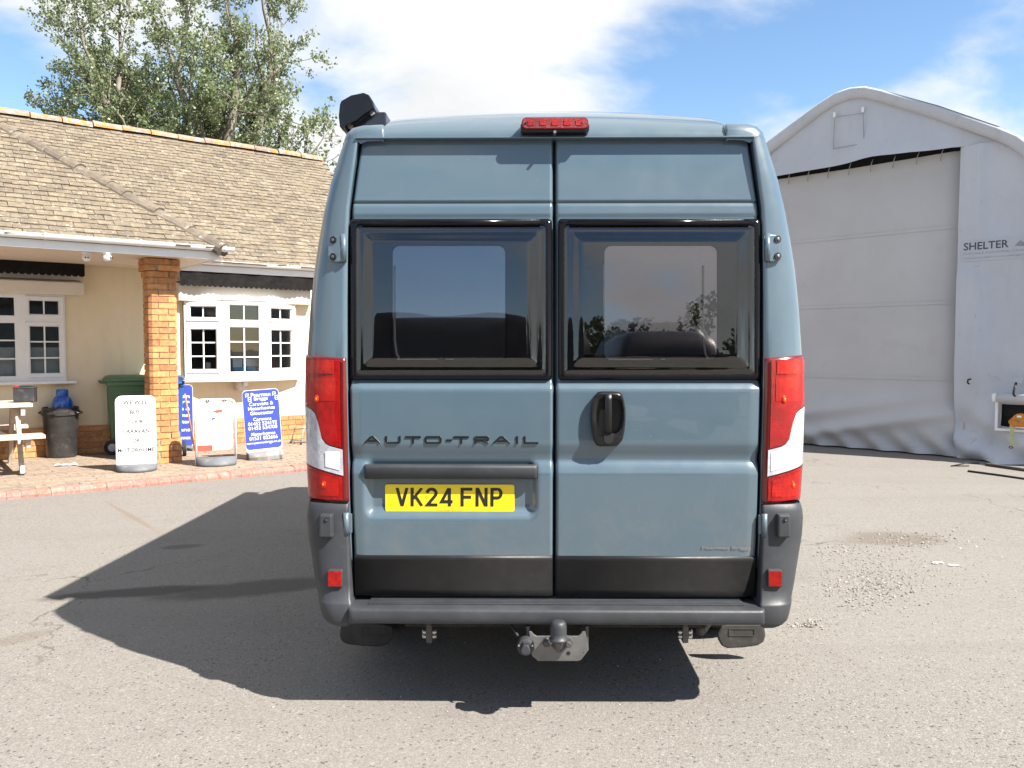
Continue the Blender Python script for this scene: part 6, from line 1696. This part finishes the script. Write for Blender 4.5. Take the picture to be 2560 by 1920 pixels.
# ================================================================== trees
def grow_tree(name, base, label, cat_group, seed, limbs, leaf, n_leaf, leaf_size, leafmat='poplar_leaf', bark='bark', r0=.22, fork=3.0, thin=1.0):
    """limbs: list of (tip offset from base, leaf share)"""
    R = random.Random(seed); N = np.random.default_rng(seed)
    tr = empty(name, base, 0, label, 'tree', cat_group)
    mbk = MB(); tips = []
    def branch(p0, p1, r_a, r_b, seg=6, bend=.12):
        pts = []; d = (p1 - p0); L = d.length
        o1 = Vector((R.gauss(0, 1), R.gauss(0, 1), R.gauss(0, .6))) * (bend * L * .5)
        for i in range(seg + 1):
            k = i / seg; pts.append(p0 + d * k + o1 * math.sin(math.pi * k) + Vector((R.gauss(0, 1), R.gauss(0, 1), R.gauss(0, 1))) * (.012 * L * (0 < i < seg)))
        mbk.add(*tube_vf(pts, [r_a + (r_b - r_a) * i / seg for i in range(seg + 1)], 7 if r_a > .03 else 5))
        return pts
    trunk = branch(Vector((0, 0, -.1)), Vector((0, 0, fork)), r0, r0 * .8, 5, .03)
    top = trunk[-1]
    for tip, share in limbs:
        tip = Vector(tip); st = top + Vector((R.gauss(0, .1), R.gauss(0, .1), R.uniform(-.8, .1)))
        L0 = (tip - st).length
        main = branch(st, tip, r0 * .5 * min(1.2, L0 / 5), .018, 9, .16)
        n2 = int(5 + L0 * 1.3)
        for k in range(n2):
            i = R.uniform(.22, .98); a = main[min(8, int(i * 9))].lerp(main[min(9, int(i * 9) + 1)], i * 9 % 1)
            dr = ((tip - st).normalized() * R.uniform(.5, 1.0) + Vector((R.gauss(0, .6), R.gauss(0, .6), R.gauss(.15, .45)))).normalized()
            l2 = L0 * R.uniform(.18, .40) * (1.15 - .6 * i)
            e = a + dr * l2; sec = branch(a, e, .035 * (1.2 - i), .010, 5, .2)
            for m_ in range(int(3 + l2 * 3.5)):
                j = R.uniform(.2, 1.0); b0 = sec[min(4, int(j * 5))].lerp(sec[min(5, int(j * 5) + 1)], j * 5 % 1)
                d3 = (dr * .6 + Vector((R.gauss(0, .7), R.gauss(0, .7), R.gauss(.1, .6)))).normalized(); l3 = R.uniform(.25, .75)
                tw_ = branch(b0, b0 + d3 * l3, .008, .003, 3, .15)
                tips.append((tw_, share * l3))
    mbk.build('trunk', bark, tr, smooth=True, recalc=False)
    wts = np.array([t_[1] for t_ in tips]); wts = wts / wts.sum(); cnt = N.multinomial(n_leaf, wts)
    C = []
    for (tw_, _), c in zip(tips, cnt):
        if c == 0: continue
        a = np.array([p[:] for p in tw_]); k = N.random(c) ** .7 * (len(a) - 1.001); i = k.astype(int); fr_ = (k - i)[:, None]
        C.append(a[i] * (1 - fr_) + a[i + 1] * fr_ + N.normal(0, .06, (c, 3)) * thin)
    C = np.concatenate(C); n = len(C)
    d = N.normal(0, 1, (n, 3)); d[:, 2] -= .35; d /= np.linalg.norm(d, axis=1)[:, None]
    e = N.normal(0, 1, (n, 3)); e -= (e * d).sum(1)[:, None] * d; e /= np.linalg.norm(e, axis=1)[:, None]
    nn = np.cross(d, e)
    sz = leaf_size * N.uniform(.65, 1.25, n)[:, None]
    V_ = np.stack([C, C + d * sz * .45 + e * sz * .42 + nn * sz * .08, C + d * sz * 1.05, C + d * sz * .45 - e * sz * .42 + nn * sz * .08], 1).reshape(-1, 3)
    me = bpy.data.meshes.new('crown'); me.vertices.add(4 * n); me.vertices.foreach_set('co', V_.ravel().astype(np.float32))
    me.loops.add(4 * n); me.loops.foreach_set('vertex_index', np.arange(4 * n, dtype=np.int32))
    me.polygons.add(n); me.polygons.foreach_set('loop_start', np.arange(0, 4 * n, 4, dtype=np.int32)); me.polygons.foreach_set('loop_total', np.full(n, 4, dtype=np.int32))
    me.materials.append(MATS[leafmat]); me.update(calc_edges=True); me.validate()
    link('crown', me, tr)
    return tr
TY = 21.0
def tree_pt(px, py, dy=0.0):
    d = ray(px, py); t_ = (TY + dy) / d.y; return CAMP + d * t_
tb_ = tree_pt(470, 430); base = Vector((tb_.x, TY, 0))
lim = []
for px, py, dy, sh in ((75, 230, 0, .7), (110, 300, -1, .8), (170, 160, .5, 1.2), (200, 60, -1.0, 1.2), (260, 240, -1.6, 1.3), (300, -10, .5, 1.2), (330, 120, 1.5, 1.2), (390, 60, -1.5, 1.3), (420, 200, 1.2, 1.3), (460, -60, 0, 1.2), (330, 320, 1.0, 1.2), (430, 330, -1.3, 1.2), (520, 80, 1.0, 1.2),
                       (560, -30, -.8, 1.2), (600, 170, -1.2, 1.1), (640, 60, .8, 1.0), (690, 110, 0, .9), (700, 220, .5, .6), (540, 300, .8, .9), (200, 350, .6, .9), (650, -60, 0, 1.0), (715, 150, -.5, .5), (140, 90, 0, 1.0), (490, 250, -1.5, 1.2), (240, 160, 1.6, 1.2)):
    lim.append((tree_pt(px, py, dy) - base, sh))
grow_tree('poplar_tree', base, 'big leafy poplar tree rising behind the office roof', None, 5, lim, None, 72000, .072, r0=.30, fork=4.2)
TY = 23.0
tb_ = tree_pt(600, 430); base = Vector((tb_.x, TY, 0)); lim = []
for px, py, dy, sh in ((700, 240, 0, .9), (760, 290, .5, .7), (820, 330, 0, .6), (850, 420, .3, .5), (800, 400, -.5, .6), (640, 300, .5, 1), (730, 340, -.6, .6)): lim.append((tree_pt(px, py, dy) - base, sh))
grow_tree('young_tree', base, 'thin open branched tree behind the far end of the office roof', None, 9, lim, None, 4200, .10, r0=.16, fork=4.6)
# hedge trees across the yard behind the camera: they show only in the van's windows
for k, (x, y, h_, sd_, lb) in enumerate(((2.6, -17, 4.6, 21, 'dark hedge tree mirrored in the middle of the van windows'), (-3.2, -19, 4.4, 22, 'dark hedge tree mirrored at the edge of the van window'), (7.5, -18, 4.4, 23, 'dark hedge tree mirrored in the right van window'), (-9.5, -20, 4.4, 24, 'low dark hedge tree across the yard'))):
    R_ = random.Random(sd_)
    lim = [((R_.uniform(-2.6, 2.6), R_.uniform(-1.2, 1.2), R_.uniform(.45, 1.0) * h_), 1.0) for _ in range(13)]
    grow_tree('hedge_tree', (x, y, 0), lb, None, sd_, lim, None, 9000, .16, 'hedge_leaf', 'bark_dark', r0=.16, fork=1.2)
# dark estate car parked behind the camera, mirrored in the windows
def parked_car(loc, rz, label):
    car = empty('parked_motorhome', loc, math.radians(rz), label, 'motorhome', 'motorhomes parked across the yard')
    CS = [(-3.0, .85, .55, .90, .95), (-2.9, .92, .35, 1.1, 1.15), (-2.4, .98, .25, 1.2, 1.35), (-2.0, 1.02, .22, 1.3, 2.0), (-1.8, 1.05, .22, 1.4, 2.65), (-1.3, 1.08, .22, 1.4, 2.95), (-.3, 1.1, .22, 1.4, 3.06), (1.2, 1.1, .22, 1.4, 3.02), (2.6, 1.1, .25, 1.4, 2.96), (2.95, 1.05, .35, 1.4, 2.7), (3.05, 1.0, .5, 1.4, 2.2)]
    P = []
    for x, w_, z0_, zb_, zt_ in CS:
        rf = w_ * .78 if zt_ > zb_ + .1 else w_ * .9
        P.append([(x, -w_ * .9, z0_), (x, -w_, (z0_ + zb_) / 2), (x, -w_ * .98, zb_), (x, -rf, zt_ - .04), (x, -rf * .6, zt_), (x, rf * .6, zt_), (x, rf, zt_ - .04), (x, w_ * .98, zb_), (x, w_, (z0_ + zb_) / 2), (x, w_ * .9, z0_)])
    cb = grid('body', P, 'car_dark', car); cb.modifiers.new('sub', 'SUBSURF').levels = 2; cb.modifiers['sub'].render_levels = 2
    for sgn in (-1, 1):
        obj('side_glass', [(-2.3, sgn * 1.03, 1.42), (-1.6, sgn * 1.09, 1.42), (-1.6, sgn * 1.09, 1.95), (-1.9, sgn * 1.05, 1.95)], [(0, 1, 2, 3)], 'frame_black', car)
        for x in (-1.9, 1.5):
            v, f = lathe_vf([(.20, -.1), (.30, -.11), (.33, -.08), (.33, .08), (.30, .11), (.20, .1)], 28); M = Matrix.Translation((x, sgn * .92, .33)) @ Matrix.Rotation(math.radians(90), 4, 'X')
            obj('wheel', [M @ Vector(p) for p in v], f, 'rubber', car, smooth=True)
parked_car((-2.2, -6.6, 0), 14, 'dark motorhome mirrored side on in the left rear window of the van')
parked_car((2.1, -9.2, 0), 86, 'dark motorhome mirrored end on in the right rear window of the van')
